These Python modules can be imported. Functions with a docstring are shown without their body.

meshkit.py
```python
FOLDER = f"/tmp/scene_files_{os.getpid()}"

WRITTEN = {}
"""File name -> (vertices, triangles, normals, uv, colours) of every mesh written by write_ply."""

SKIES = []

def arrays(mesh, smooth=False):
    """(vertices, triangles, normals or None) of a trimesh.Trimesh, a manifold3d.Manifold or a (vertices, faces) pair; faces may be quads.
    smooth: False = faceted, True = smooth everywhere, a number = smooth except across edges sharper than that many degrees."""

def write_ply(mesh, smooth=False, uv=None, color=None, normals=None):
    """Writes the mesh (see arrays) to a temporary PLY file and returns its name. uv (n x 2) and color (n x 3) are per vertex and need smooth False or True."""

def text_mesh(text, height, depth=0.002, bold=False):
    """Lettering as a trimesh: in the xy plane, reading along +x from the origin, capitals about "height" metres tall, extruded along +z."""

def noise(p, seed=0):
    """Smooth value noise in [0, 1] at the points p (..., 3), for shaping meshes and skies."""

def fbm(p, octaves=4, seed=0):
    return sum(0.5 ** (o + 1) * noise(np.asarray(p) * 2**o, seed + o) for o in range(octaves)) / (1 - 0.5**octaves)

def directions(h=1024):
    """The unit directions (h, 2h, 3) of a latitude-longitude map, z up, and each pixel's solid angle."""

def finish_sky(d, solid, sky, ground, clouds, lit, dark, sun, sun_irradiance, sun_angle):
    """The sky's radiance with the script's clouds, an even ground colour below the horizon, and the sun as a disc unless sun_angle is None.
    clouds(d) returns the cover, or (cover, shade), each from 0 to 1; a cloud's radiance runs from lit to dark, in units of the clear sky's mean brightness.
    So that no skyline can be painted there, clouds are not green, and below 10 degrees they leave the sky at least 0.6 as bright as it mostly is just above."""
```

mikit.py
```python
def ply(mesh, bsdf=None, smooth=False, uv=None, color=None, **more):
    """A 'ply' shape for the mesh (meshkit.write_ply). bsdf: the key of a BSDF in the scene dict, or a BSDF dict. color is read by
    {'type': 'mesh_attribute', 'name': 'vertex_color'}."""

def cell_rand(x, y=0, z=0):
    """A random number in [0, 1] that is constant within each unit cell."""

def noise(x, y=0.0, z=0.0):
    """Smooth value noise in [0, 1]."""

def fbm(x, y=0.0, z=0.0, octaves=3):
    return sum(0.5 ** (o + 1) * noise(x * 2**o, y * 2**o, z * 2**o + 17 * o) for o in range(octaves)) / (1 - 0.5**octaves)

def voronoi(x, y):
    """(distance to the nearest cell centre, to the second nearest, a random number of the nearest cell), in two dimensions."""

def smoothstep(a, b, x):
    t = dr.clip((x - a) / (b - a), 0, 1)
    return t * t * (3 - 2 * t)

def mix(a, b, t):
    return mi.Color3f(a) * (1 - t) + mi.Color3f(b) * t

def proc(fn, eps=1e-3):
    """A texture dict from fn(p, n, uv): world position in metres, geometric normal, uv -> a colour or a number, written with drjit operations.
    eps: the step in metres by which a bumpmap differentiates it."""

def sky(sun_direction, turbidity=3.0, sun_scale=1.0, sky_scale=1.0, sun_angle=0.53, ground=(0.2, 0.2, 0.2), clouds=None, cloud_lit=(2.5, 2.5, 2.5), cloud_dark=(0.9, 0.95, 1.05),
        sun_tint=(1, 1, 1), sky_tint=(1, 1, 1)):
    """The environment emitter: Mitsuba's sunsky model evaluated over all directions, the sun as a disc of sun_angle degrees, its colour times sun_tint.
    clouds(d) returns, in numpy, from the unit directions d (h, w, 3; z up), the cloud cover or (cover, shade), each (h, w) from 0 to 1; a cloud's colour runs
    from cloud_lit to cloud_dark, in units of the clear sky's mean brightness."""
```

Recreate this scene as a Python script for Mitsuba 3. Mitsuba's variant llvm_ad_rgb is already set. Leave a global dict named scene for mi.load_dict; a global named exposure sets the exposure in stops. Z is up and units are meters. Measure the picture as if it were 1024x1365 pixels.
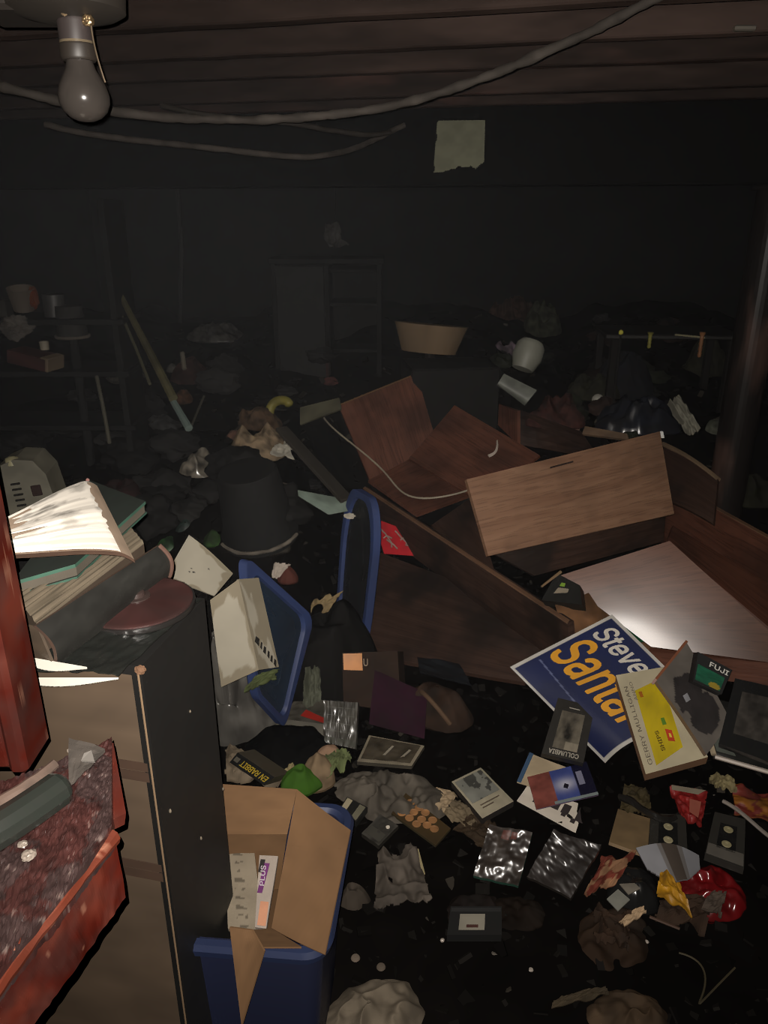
import math, random
import numpy as np, trimesh, mitsuba as mi, drjit as dr
import mikit, meshkit
from mikit import noise as tnoise, fbm as tfbm, mix as tmix, smoothstep as tstep
T4 = mi.ScalarTransform4f
rng = np.random.default_rng(7)
scene, labels = {}, {}

# ------------------------------------------------------------------ camera, flash, exposure
EYE = np.array([0.0, 0.0, 1.85]); PITCH = math.radians(21.4); FPX = 1025.0
FWD = np.array([0, math.cos(PITCH), -math.sin(PITCH)]); RIGHT = np.array([1.0, 0, 0]); UP = np.cross(RIGHT, FWD)
scene['camera'] = {'type': 'perspective', 'fov': math.degrees(2 * math.atan(512 / FPX)), 'fov_axis': 'x', 'near_clip': 0.02, 'far_clip': 50.0,
                   'to_world': T4().look_at(origin=EYE.tolist(), target=(EYE + FWD).tolist(), up=[0, 0, 1])}
exposure = 0.0
# the only light is the flash of the phone that took the picture, a little up and left of its lens
FL_POS = EYE + RIGHT * -0.007 + UP * 0.010
scene['phone_flash'] = {'type': 'spot', 'to_world': T4().look_at(origin=FL_POS.tolist(), target=(FL_POS + FWD).tolist(), up=[0, 0, 1]),
                        'intensity': {'type': 'rgb', 'value': [29.0, 27.0, 24.6]}, 'cutoff_angle': 56.0, 'beam_width': 9.0}

# ------------------------------------------------------------------ materials
VC = {'type': 'mesh_attribute', 'name': 'vertex_color'}
def mat(key, rough, spec=0.5, base=VC, **k):
    scene[key] = {'type': 'twosided', 'bsdf': {'type': 'principled', 'base_color': base, 'roughness': rough, 'specular': spec, **k}}
mat('matte', 0.85, 0.08)
mat('satin', 0.5, 0.35)
mat('gloss', 0.22, 0.5)
mat('wet', 0.27, 0.6)
mat('metal', 0.35, 0.5, metallic=0.85)
mat('soot', 0.8, 0.04)
mat('paint', 0.38, 0.14)
mat('wrap', 0.3, 1.0, clearcoat=1.0, clearcoat_gloss=0.75)
mat('wet_dirt', 0.3, 0.3)
scene['glass_bulb'] = {'type': 'twosided', 'bsdf': {'type': 'principled', 'base_color': VC, 'roughness': 0.16, 'specular': 0.5}}

def _wood(light, dark, soot, amt):
    def fn(p, n, uv):
        u, v = uv[0], uv[1]
        warp = tfbm(u * 2.2, v * 9.0, 0.0, 2)
        g = tfbm(u * 3.5, v * 95.0 + warp * 9.0, 1.0, 3)
        cath = 0.5 + 0.5 * dr.sin((v * 55.0 + warp * 16.0))
        c = tmix(light, dark, dr.clip(0.8 * g + 0.2 * cath, 0, 1))
        pores = tstep(0.66, 0.8, tnoise(u * 14.0, v * 340.0))
        c = c * (1 - 0.22 * pores)
        d = tstep(0.42, 0.72, tfbm(p[0] * 5.0, p[1] * 5.0, p[2] * 5.0, 4))
        return tmix(c, mi.Color3f(soot), d * amt)
    return fn
def wood(key, light, dark, soot, amt, rough, spec=0.5):
    mat(key, rough, spec, base=mikit.proc(_wood(light, dark, soot, amt)))
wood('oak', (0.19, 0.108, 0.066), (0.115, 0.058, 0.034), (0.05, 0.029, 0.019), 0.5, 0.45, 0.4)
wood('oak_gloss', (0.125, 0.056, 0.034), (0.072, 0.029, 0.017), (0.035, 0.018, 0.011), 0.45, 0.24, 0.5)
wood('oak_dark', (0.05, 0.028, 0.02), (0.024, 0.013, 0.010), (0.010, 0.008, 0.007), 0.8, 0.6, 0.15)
wood('oak_red', (0.13, 0.052, 0.032), (0.065, 0.025, 0.016), (0.03, 0.015, 0.011), 0.6, 0.5, 0.3)

def _char(p, n, uv):
    g = tfbm(p[0] * 2.0, p[1] * 26.0, p[2] * 26.0, 3)
    w = tstep(0.48, 0.75, tfbm(p[0] * 2.3 + 3.0, p[1] * 7.0, p[2] * 9.0 + 2.0, 4))
    c = tmix((0.010, 0.0075, 0.0065), (0.036, 0.024, 0.020), g)
    red = tstep(0.5, 0.72, tfbm(p[0] * 1.1, p[1] * 3.0, p[2] * 3.0 + 8.0, 3))
    return c + tmix((0.026, 0.017, 0.014), (0.095, 0.036, 0.028), red) * w * (0.15 + 0.75 * tstep(-0.75, 0.5, p[0]))
mat('char_wood', 0.8, 0.06, base=mikit.proc(_char))
def _sootwall(p, n, uv):
    return tmix((0.006, 0.006, 0.006), (0.016, 0.015, 0.014), tfbm(p[0] * 1.5, p[1] * 1.5, p[2] * 2.0, 4))
mat('soot_beam', 0.9, 0.05, base={'type': 'rgb', 'value': [0.004, 0.0038, 0.0036]})
mat('soot_wall', 0.9, 0.1, base=mikit.proc(_sootwall))

# ------------------------------------------------------------------ helpers
def L(r, g, b, k=1.0):
    c = np.array([r, g, b], float) / 255
    return np.where(c < 0.04045, c / 12.92, ((c + 0.055) / 1.055) ** 2.4) * k
def ray(px, py):
    return FWD + RIGHT * (px - 512) / FPX + UP * (682.5 - py) / FPX
def W(px, py, z):
    d = ray(px, py); return EYE + d * ((z - EYE[2]) / d[2])
def D(px, py, y):
    d = ray(px, py); return EYE + d * (y / d[1])
def ground(x, y):
    x, y = np.asarray(x, float), np.asarray(y, float)
    p = np.stack(np.broadcast_arrays(x, y, 0 * x), -1)
    h = 0.025 + 0.06 * meshkit.fbm(p * 2.6, 4, 3) + 0.02 * meshkit.fbm(p * 14, 3, 5)
    ss = lambda a, b, t: np.clip((t - a) / (b - a), 0, 1) ** 2 * (3 - 2 * np.clip((t - a) / (b - a), 0, 1))
    st = 4.05 - 0.55 * ss(0.75, 1.2, x); n1 = 0.72 + 0.56 * meshkit.fbm(p * 1.7, 3, 9)
    left = 0.56 * ss(2.45, 3.2, y) * ss(-0.12, -0.5, x) + 0.18 * ss(3.2, 4.4, y) * ss(-0.3, -0.6, x)
    back = 0.80 * ss(0.0, 0.6, y - st)
    h = h + np.maximum(left, back) * n1 + 0.22 * ss(4.2, 5.8, y)
    return h
def zg(px, py, dz=0.0):
    z = 0.1
    for _ in range(25):
        q = W(px, py, z); z = 0.5 * z + 0.5 * (float(ground(q[0], q[1])) + dz)
    return z
def G(px, py, dz=0.0): return W(px, py, zg(px, py, dz))
_used = {}
def new(key):
    n = _used.get(key, 0); _used[key] = n + 1
    return key if n == 0 else f'{key}_{n:03d}'
def say(key, label=None, cat=None, group=None, kind=None):
    d = {k: v for k, v in dict(label=label, category=cat, group=group, kind=kind).items() if v}
    if d: labels[key] = d
def grime(c, p, amt=0.3, sc=18.0, seed=1, soot=(0.012, 0.011, 0.010)):
    g = meshkit.fbm(np.asarray(p) * sc, 4, seed); g = np.clip((g - 0.36) / 0.3, 0, 1)[:, None] * amt
    return c * (1 - g) + np.asarray(soot) * g
def put(key, mesh, m='matte', color=(0.2, 0.2, 0.2), dirt=0.3, sc=18.0, smooth=False, uv=None):
    """mesh -> one entry. color: constant, callable(points) or array."""
    v, f, _ = meshkit.arrays(mesh)
    if m in ('oak', 'oak_gloss', 'oak_dark', 'oak_red', 'char_wood', 'soot_wall', 'soot_beam'):
        scene[key] = mikit.ply((v, f), m, smooth=smooth, uv=uv); return key
    if smooth is not False and smooth is not True:
        if callable(color) or np.ndim(color) < 2:
            v, f, _ = meshkit.arrays((v, f), smooth)
        smooth = True
    c = color(v) if callable(color) else np.broadcast_to(np.asarray(color, float), v.shape)
    c = np.array(c, float)
    if dirt: c = grime(c, v, dirt, sc, seed=len(scene) % 97)
    scene[key] = mikit.ply((v, f), m, smooth=smooth, color=np.clip(c, 0, 1)); return key
def S(name, label, cat, mesh, m='matte', color=(.2, .2, .2), group=None, kind=None, **k):
    key = new(name); put(key, mesh, m, color, **k); say(key, label, cat, group, kind); return key
def TH(name, label, cat, group=None):
    key = new(name); say(key, label, cat, group); return key
def P(parent, name, mesh, m='matte', color=(.2, .2, .2), label=None, kind=None, **k):
    key = new(parent + '__' + name); put(key, mesh, m, color, **k); say(key, label, kind=kind); return key

def bil(q, u, v):
    u, v = np.asarray(u)[..., None], np.asarray(v)[..., None]
    return q[0] * (1 - u) * (1 - v) + q[1] * u * (1 - v) + q[2] * u * v + q[3] * (1 - u) * v
def nrm(q):
    n = np.cross(q[1] - q[0], q[3] - q[0]); return n / np.linalg.norm(n)
class Slab:
    """a board / sheet over the quad q (BL, BR, TR, TL of its own face) of thickness t behind that face."""
    def __init__(s, q, t, nu=1, nv=1, curl=None, mask=None):
        q = np.asarray(q, float); s.q = q; n = nrm(q); s.n = n; s.curl = curl
        u, v = np.meshgrid(np.linspace(0, 1, nu + 1), np.linspace(0, 1, nv + 1)); u, v = u.ravel(), v.ravel()
        top = bil(q, u, v)
        if curl is not None: top = top + n * np.asarray(curl(u, v))[:, None]
        bot = top - n * t
        i = np.arange(nu * nv); a = (i // nu) * (nu + 1) + i % nu
        quads = np.stack([a, a + 1, a + nu + 2, a + nu + 1], 1)
        if mask is not None:
            cu, cv = u[quads].mean(1), v[quads].mean(1); quads = quads[np.asarray(mask(cu, cv), bool)]
        e = np.vstack([quads[:, [0, 1]], quads[:, [1, 2]], quads[:, [2, 3]], quads[:, [3, 0]]])
        es = {}
        for x, y in e: es[(x, y)] = 1
        b = np.array([(x, y) for x, y in es if (y, x) not in es])
        N = len(u)
        side_v = np.vstack([top[b[:, 0]], top[b[:, 1]], bot[b[:, 1]], bot[b[:, 0]]]); k = len(b); j = np.arange(k)
        sf = 2 * N + np.stack([j + k, j, j + 3 * k, j + 2 * k], 1)
        s.v = np.vstack([top, bot, side_v])
        qs = np.vstack([quads, quads[:, ::-1] + N, sf])
        s.f = np.vstack([qs[:, [0, 1, 2]], qs[:, [0, 2, 3]]])
        s.face = np.concatenate([np.zeros(N), np.ones(N), np.full(len(side_v), 2)]).astype(int)
        bu = np.concatenate([u[b[:, 0]], u[b[:, 1]], u[b[:, 1]], u[b[:, 0]]]); bv = np.concatenate([v[b[:, 0]], v[b[:, 1]], v[b[:, 1]], v[b[:, 0]]])
        s.u = np.concatenate([u, u, bu]); s.w = np.concatenate([v, v, bv])
        s.lu = np.linalg.norm(q[1] - q[0]); s.lv = np.linalg.norm(q[3] - q[0])
        used = np.unique(s.f); re = np.full(len(s.v), -1); re[used] = np.arange(len(used))
        s.v, s.face, s.u, s.w, s.f = s.v[used], s.face[used], s.u[used], s.w[used], re[s.f]
        s.mesh = (s.v, s.f)
    def uv(s, du=0.0, swap=False):
        a, b = s.u * s.lu + du, s.w * s.lv + du * 1.7
        return np.stack([b, a] if swap else [a, b], 1)
    def col(s, top, edge=None, back=None):
        t = top(s.u, s.w) if callable(top) else np.broadcast_to(np.asarray(top, float), s.v.shape)
        t = np.array(t, float)
        ed = np.asarray(edge if edge is not None else (t.mean(0) * 0.8)); bk = np.asarray(back if back is not None else ed)
        t[s.face == 2] = ed; t[s.face == 1] = bk
        return t
def quad(px, z):
    z = [z] * 4 if np.isscalar(z) else z
    return np.array([W(p[0], p[1], h) for p, h in zip(px, z)])
def quady(px, y):
    y = [y] * 4 if np.isscalar(y) else y
    return np.array([D(p[0], p[1], h) for p, h in zip(px, y)])
_b = [0.0]
def board(parent, name, q, t, m='oak', label=None, swap=False, **k):
    s = Slab(q, t, 6, 6, **k); _b[0] += 0.37
    return P(parent, name, s.mesh, m, label=label, uv=s.uv(_b[0], swap))
def sheet(name, label, cat, q, t=0.0012, art=(.3, .3, .3), n=(24, 24), curl=None, mask=None, m='matte', edge=None, back=None, group=None, dirt=0.3, sc=22.0, parent=None, smooth=False, kind=None):
    s = Slab(q, t, n[0], n[1], curl, mask); c = s.col(art, edge, back)
    key = P(parent, name, s.mesh, m, c, label, dirt=dirt, sc=sc, smooth=smooth) if parent else S(name, label, cat, s.mesh, m, c, group=group, kind=kind, dirt=dirt, sc=sc, smooth=smooth)
    return key, s
def crumple(amp, sc, seed):
    def fn(u, v):
        p = np.stack([u * sc, v * sc, 0 * u + seed], -1)
        return amp * (1 - np.abs(2 * meshkit.fbm(p, 3, seed) - 1) * 2.2) + amp * 0.3 * meshkit.noise(p * 3.1, seed + 2)
    return fn
def waves(amp, fu, fv, seed):
    def fn(u, v):
        p = np.stack([u * fu, v * fv, 0 * u], -1); return amp * meshkit.fbm(p, 2, seed)
    return fn
def torn(seed, amp=0.1, sc=5):
    def fn(u, v):
        e = np.minimum(np.minimum(u, 1 - u), np.minimum(v, 1 - v))
        return e > amp * meshkit.fbm(np.stack([u * sc, v * sc, 0 * u + seed], -1), 3, seed) - amp * 0.32
    return fn
def lettering(q, text, rect, col, parent, rot=0, off=0.0004, th=0.0006, bold=True, name='lettering', shear=0.0, m='satin', label=None, curl=None):
    mesh = meshkit.text_mesh(text, 1.0, depth=0.1, bold=bold); v = np.array(mesh.vertices)
    lo, hi = v.min(0), v.max(0); s, t, h = ((v - lo) / (hi - lo)).T
    s = s + shear * (t - 0.5)
    u0, v0, u1, v1 = rect
    if rot == 0: u, w = u0 + s * (u1 - u0), v0 + t * (v1 - v0)
    else: u, w = u1 - t * (u1 - u0), v0 + s * (v1 - v0)
    z = off + h * th
    if curl is not None: z = z + curl(u, w)
    pts = bil(np.asarray(q), u, w) + nrm(q) * z[:, None]
    return P(parent, name, (pts, mesh.faces), m, col, label, dirt=0.15)
def patch(q, poly, col, parent, name='label', off=0.0004, th=0.0005, m='satin', label=None, dirt=0.25, curl=None, n=8):
    """a printed or glued patch over the uv polygon (4 corners) of quad q"""
    poly = np.array(poly, float); n_ = nrm(q)
    qq = np.array([bil(np.asarray(q), a, b) for a, b in poly])
    s = Slab(qq + n_ * (off + th), th, n, n, None if curl is None else (lambda a, b: curl(bil(np.c_[poly, np.zeros(4)], a, b)[..., 0], bil(np.c_[poly, np.zeros(4)], a, b)[..., 1])))
    return P(parent, name, s.mesh, m, s.col(col), label, dirt=dirt)
def R4(u0, v0, u1, v1): return [(u0, v0), (u1, v0), (u1, v1), (u0, v1)]

def tube(pts, r, n=10, wob=0.0, seed=0):
    pts = np.asarray(pts, float); r = np.broadcast_to(np.asarray(r, float), len(pts)).copy()
    t = np.gradient(pts, axis=0); t /= np.linalg.norm(t, axis=1, keepdims=True)
    a = np.cross(t[0], [0, 0, 1.0] if abs(t[0][2]) < 0.9 else [1.0, 0, 0]); a /= np.linalg.norm(a)
    ang = np.arange(n) * 2 * np.pi / n; V = []
    for k in range(len(pts)):
        a = a - t[k] * (a @ t[k]); a /= np.linalg.norm(a); b = np.cross(t[k], a)
        V.append(pts[k] + r[k] * (np.cos(ang)[:, None] * a + np.sin(ang)[:, None] * b))
    V = np.vstack(V + [pts[:1], pts[-1:]]); K = len(pts); F = []
    i = np.arange(n); j = (i + 1) % n
    for k in range(K - 1):
        F.append(np.stack([k * n + i, k * n + j, (k + 1) * n + j], 1)); F.append(np.stack([k * n + i, (k + 1) * n + j, (k + 1) * n + i], 1))
    F.append(np.stack([j, i, 0 * i + K * n], 1)); F.append(np.stack([(K - 1) * n + i, (K - 1) * n + j, 0 * i + K * n + 1], 1))
    if wob: V = V + wob * (np.stack([meshkit.fbm(V * 30, 3, seed + k) for k in range(3)], -1) - 0.5)
    return V, np.vstack(F)
def curve(ctrl, n=60):
    from scipy.interpolate import CubicSpline
    c = np.asarray(ctrl, float); s = np.r_[0, np.cumsum(np.linalg.norm(np.diff(c, axis=0), axis=1))]
    return CubicSpline(s, c)(np.linspace(0, s[-1], n))
def lathe(prof, n=28, at=(0, 0, 0), R=None):
    prof = np.asarray(prof, float); ang = np.arange(n) * 2 * np.pi / n
    V = np.vstack([np.stack([r * np.cos(ang), r * np.sin(ang), 0 * ang + z], 1) for r, z in prof]); i = np.arange(n); j = (i + 1) % n; F = []
    for k in range(len(prof) - 1):
        F.append(np.stack([k * n + i, k * n + j, (k + 1) * n + j], 1)); F.append(np.stack([k * n + i, (k + 1) * n + j, (k + 1) * n + i], 1))
    V = np.vstack([V, [[0, 0, prof[0][1]], [0, 0, prof[-1][1]]]]); K = len(prof)
    F.append(np.stack([j, i, 0 * i + K * n], 1)); F.append(np.stack([(K - 1) * n + i, (K - 1) * n + j, 0 * i + K * n + 1], 1))
    if R is not None: V = V @ np.asarray(R).T
    return V + np.asarray(at), np.vstack(F)
def rot(rz=0, rx=0, ry=0):
    cz, sz, cx, sx, cy, sy = *(f(math.radians(rz)) for f in (math.cos, math.sin)), *(f(math.radians(rx)) for f in (math.cos, math.sin)), *(f(math.radians(ry)) for f in (math.cos, math.sin))
    return np.array([[cz, -sz, 0], [sz, cz, 0], [0, 0, 1]]) @ np.array([[1, 0, 0], [0, cx, -sx], [0, sx, cx]]) @ np.array([[cy, 0, sy], [0, 1, 0], [-sy, 0, cy]])
def cbox(size, at=(0, 0, 0), R=None, bev=0.004):
    """a box with chamfered edges, standing on its local z=0"""
    h = np.array(size, float) / 2; b = min(bev, 0.45 * min(size)); pts = []
    for sx in (-1, 1):
        for sy in (-1, 1):
            for sz in (-1, 1):
                c = h * [sx, sy, sz]
                for k in range(3):
                    d = np.array([sx, sy, sz]) * b; d[k] = 0; pts.append(c - d)
    m = trimesh.convex.convex_hull(np.array(pts)); v = np.array(m.vertices) + [0, 0, h[2]]
    if R is not None: v = v @ np.asarray(R).T
    return v + np.asarray(at), np.array(m.faces)
def fine(mesh, size):
    m = trimesh.Trimesh(*mesh, process=False); v, f = trimesh.remesh.subdivide_to_size(m.vertices, m.faces, size, max_iter=14); return v, f
def mound(at, rx, ry, h, seed, rz=0.0, amp=0.45, sc=5.0, nr=26, na=64, fold=1.0):
    """a slumped heap: closed, flat underneath"""
    r = np.linspace(0, 1, nr + 1)[1:]; a = np.arange(na) * 2 * np.pi / na
    rr, aa = np.meshgrid(r, a, indexing='ij'); x, y = rr * np.cos(aa), rr * np.sin(aa)
    rim = 1 + 0.35 * (meshkit.fbm(np.stack([np.cos(aa) * 1.7, np.sin(aa) * 1.7, 0 * aa + seed], -1), 3, seed) - 0.5)
    X, Yy = x * rx * rim, y * ry * rim
    p = np.stack([X * sc / 0.2, Yy * sc / 0.2, 0 * X + seed * 3.1], -1)
    rid = 1 - 2 * np.abs(meshkit.fbm(p * 0.5, 3, seed) - 0.5) * 2
    Z = h * np.clip(1 - rr ** 2.4, 0, 1) ** 0.75 * (1 - amp + amp * fold * rid + 0.25 * amp * meshkit.fbm(p * 1.5, 2, seed + 1))
    Z[-1] = 0
    top = np.stack([X, Yy, Z], -1).reshape(-1, 3); c0 = np.array([[0, 0, h * (1 - amp * 0.4)]])
    low = top[-na:] * [1, 1, 0] - [0, 0, 0.01]; V = np.vstack([top, c0, low, [[0, 0, -0.01]]])
    i = np.arange(na); j = (i + 1) % na; F = [np.stack([i, j, 0 * i + nr * na], 1)[:, [2, 0, 1]]]
    for k in range(nr - 1):
        A, B = k * na, (k + 1) * na; F += [np.stack([A + i, B + i, B + j], 1), np.stack([A + i, B + j, A + j], 1)]
    A, B = (nr - 1) * na, nr * na + 1; F += [np.stack([A + i, B + i, B + j], 1), np.stack([A + i, B + j, A + j], 1), np.stack([B + j, B + i, 0 * i + B + na], 1)]
    V = V @ rot(rz).T
    return V + np.asarray(at), np.vstack(F)
def lump(at, size, seed, amp=0.35, sc=2.2, sub=4, R=None):
    m = trimesh.creation.icosphere(subdivisions=sub); v = np.array(m.vertices)
    d = 1 + amp * (meshkit.fbm(v * sc + seed, 4, seed) * 2 - 1) * 1.2
    v = v * d[:, None] * np.asarray(size)
    if R is not None: v = v @ R.T
    return v + np.asarray(at), np.array(m.faces)
def down(mesh, lift=0.0):
    """let a mesh down on the soot (or up out of it): its lowest point touches"""
    v, f = np.array(mesh[0]), mesh[1]; d = (v[:, 2] - ground(v[:, 0], v[:, 1])).min(); v[:, 2] -= d - lift; return v, f

# ================================================================== THE SETTING
def structure(key, mesh, m, **k):
    put(key, mesh, m, **k); labels[key] = {'kind': 'structure'}
X0, X1, Y0, Y1, ZC = -3.0, 2.6, -1.0, 6.3, 2.50
RZ = rot(-13.0); PIV = np.array([0, 3.0, 0])       # the room stands turned a little to the view
def turned(mesh): return (np.asarray(mesh[0]) - PIV) @ RZ.T + PIV, mesh[1]
def shell(sx, sy, sz, cx, cy, cz, bev=.004, size=None):
    m = cbox((sx, sy, sz), (cx, cy, cz), bev=bev); return turned(fine(m, size) if size else m)
RX0, RX1, RY0, RY1 = -4.0, 3.6, -2.2, 7.4
structure('floor', shell(RX1 - RX0 + .4, RY1 - RY0 + .4, 0.2, (RX0 + RX1) / 2, (RY0 + RY1) / 2, -0.2), 'soot_wall')
structure('wall_back', shell(RX1 - RX0 + .4, 0.2, ZC, (RX0 + RX1) / 2, RY1 + .1, 0), 'soot_wall')
structure('wall_front', shell(RX1 - RX0 + .4, 0.2, ZC, (RX0 + RX1) / 2, RY0 - .1, 0), 'soot_wall')
structure('wall_left', shell(0.2, RY1 - RY0, ZC, RX0 - .1, (RY0 + RY1) / 2, 0), 'soot_wall')
structure('wall_right', shell(0.2, RY1 - RY0, ZC, RX1 + .1, (RY0 + RY1) / 2, 0), 'soot_wall')
structure('ceiling', shell(RX1 - RX0 + .4, RY1 - RY0 + .4, 0.06, (RX0 + RX1) / 2, (RY0 + RY1) / 2, ZC), 'char_wood')
# floor joists above, running across
for k, y in enumerate(np.arange(-1.31, 7.2, 0.405)):
    if abs(y - 3.83) < 0.2: continue
    zb = 2.24 + 0.010 * math.sin(k * 2.1)
    v, f = fine(cbox((RX1 - RX0, 0.05, ZC - zb), (0, 0, 0), bev=0.004), 0.12)
    v = v + 0.006 * (meshkit.fbm(v * 9 + k, 3, k)[:, None] - 0.5)
    v = v @ rot(0.35 * math.sin(k * 1.3)).T + [(RX0 + RX1) / 2, y, zb]
    v[:, 2] = np.minimum(v[:, 2], ZC)
    P('ceiling', 'joist', turned((v, f)), 'char_wood')
P('ceiling', 'girder', shell(RX1 - RX0, .14, ZC - 1.95, (RX0 + RX1) / 2, 3.77, 1.95, .006, .15), 'soot_beam', label='deep charred main beam below the joists')

# thin smoke still hanging in the room, thickened left and high up to offset the flash falloff
SM0, SM1 = np.array([X0 + .02, 1.25, .02]), np.array([X1 - .02, Y1 - .02, ZC - .02])
zz, yy, xx = np.meshgrid(np.linspace(SM0[2], SM1[2], 12), np.linspace(SM0[1], SM1[1], 40), np.linspace(SM0[0], SM1[0], 40), indexing='ij')
sst = lambda a, b, t: np.clip((t - a) / (b - a), 0, 1) ** 2 * (3 - 2 * np.clip((t - a) / (b - a), 0, 1))
dens = (0.30 + 0.70 * sst(1.05, -1.6, xx)) * sst(1.25, 2.0, yy) * (0.75 + 0.9 * sst(1.0, 2.1, zz)) * (0.85 + 0.3 * meshkit.fbm(np.stack([xx, yy, zz], -1) * 1.3, 3, 2))
box01 = T4().translate(SM0.tolist()).scale((SM1 - SM0).tolist())
scene['smoke_haze'] = {'type': 'cube', 'to_world': T4().translate(((SM0 + SM1) / 2).tolist()).scale(((SM1 - SM0) / 2).tolist()), 'bsdf': {'type': 'null'},
    'interior': {'type': 'heterogeneous', 'albedo': {'type': 'constvolume', 'value': {'type': 'rgb', 'value': [0.53, 0.555, 0.59]}}, 'scale': 0.030,
                 'sigma_t': {'type': 'gridvolume', 'grid': mi.VolumeGrid(dens[..., None].astype(np.float32)), 'to_world': box01}}}
say('smoke_haze', 'thin grey smoke hanging in the dark basement', 'smoke', kind='stuff')

# soot over the floor: nobody could count it
gx, gy = np.meshgrid(np.linspace(X0 + .01, X1 - .01, 190), np.linspace(Y0 + .01, Y1 - .01, 250))
gz = ground(gx, gy); N = gx.size; nx = 190
tv = np.stack([gx, gy, gz], -1).reshape(-1, 3)
i = np.arange(N).reshape(gx.shape); a, b, c, d = i[:-1, :-1].ravel(), i[:-1, 1:].ravel(), i[1:, 1:].ravel(), i[1:, :-1].ravel()
soot_c = lambda p: np.array([0.0026, 0.0022, 0.0020]) * (0.6 + 1.3 * meshkit.fbm(p * 7, 4, 4))[:, None]
S('soot_layer', 'thick wet black soot and ash over the whole basement floor', 'soot', (tv, np.vstack([np.stack([a, b, c], 1), np.stack([a, c, d], 1)])), 'soot', soot_c, kind='stuff', smooth=True, dirt=0)
# charred flakes and scraps, uncountable
V, F, Cc, o = [], [], [], 0
for k in range(4200):
    x, y = rng.uniform(-1.6, 2.3), 1.0 + 4.6 * rng.random() ** 1.3
    s = rng.uniform(0.005, 0.03) * (1 + 0.2 * y); 
    v_, f_ = cbox((s, s * rng.uniform(.25, .9), s * rng.uniform(.04, .3)), R=rot(rng.uniform(0, 360), rng.uniform(-40, 40), rng.uniform(-40, 40)), bev=0.0)
    v_ = v_ + [x, y, float(ground(x, y)) - 0.002]; V.append(v_); F.append(f_ + o); o += len(v_)
    t = rng.random(); base = np.array([.005, .0045, .004]) * rng.uniform(.5, 2.2) if t < .94 else np.array([.03, .026, .021]) * rng.uniform(.5, 1.4) if t < .992 else np.array([.10, .088, .074])
    Cc.append(np.tile(base, (len(v_), 1)))
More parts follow.
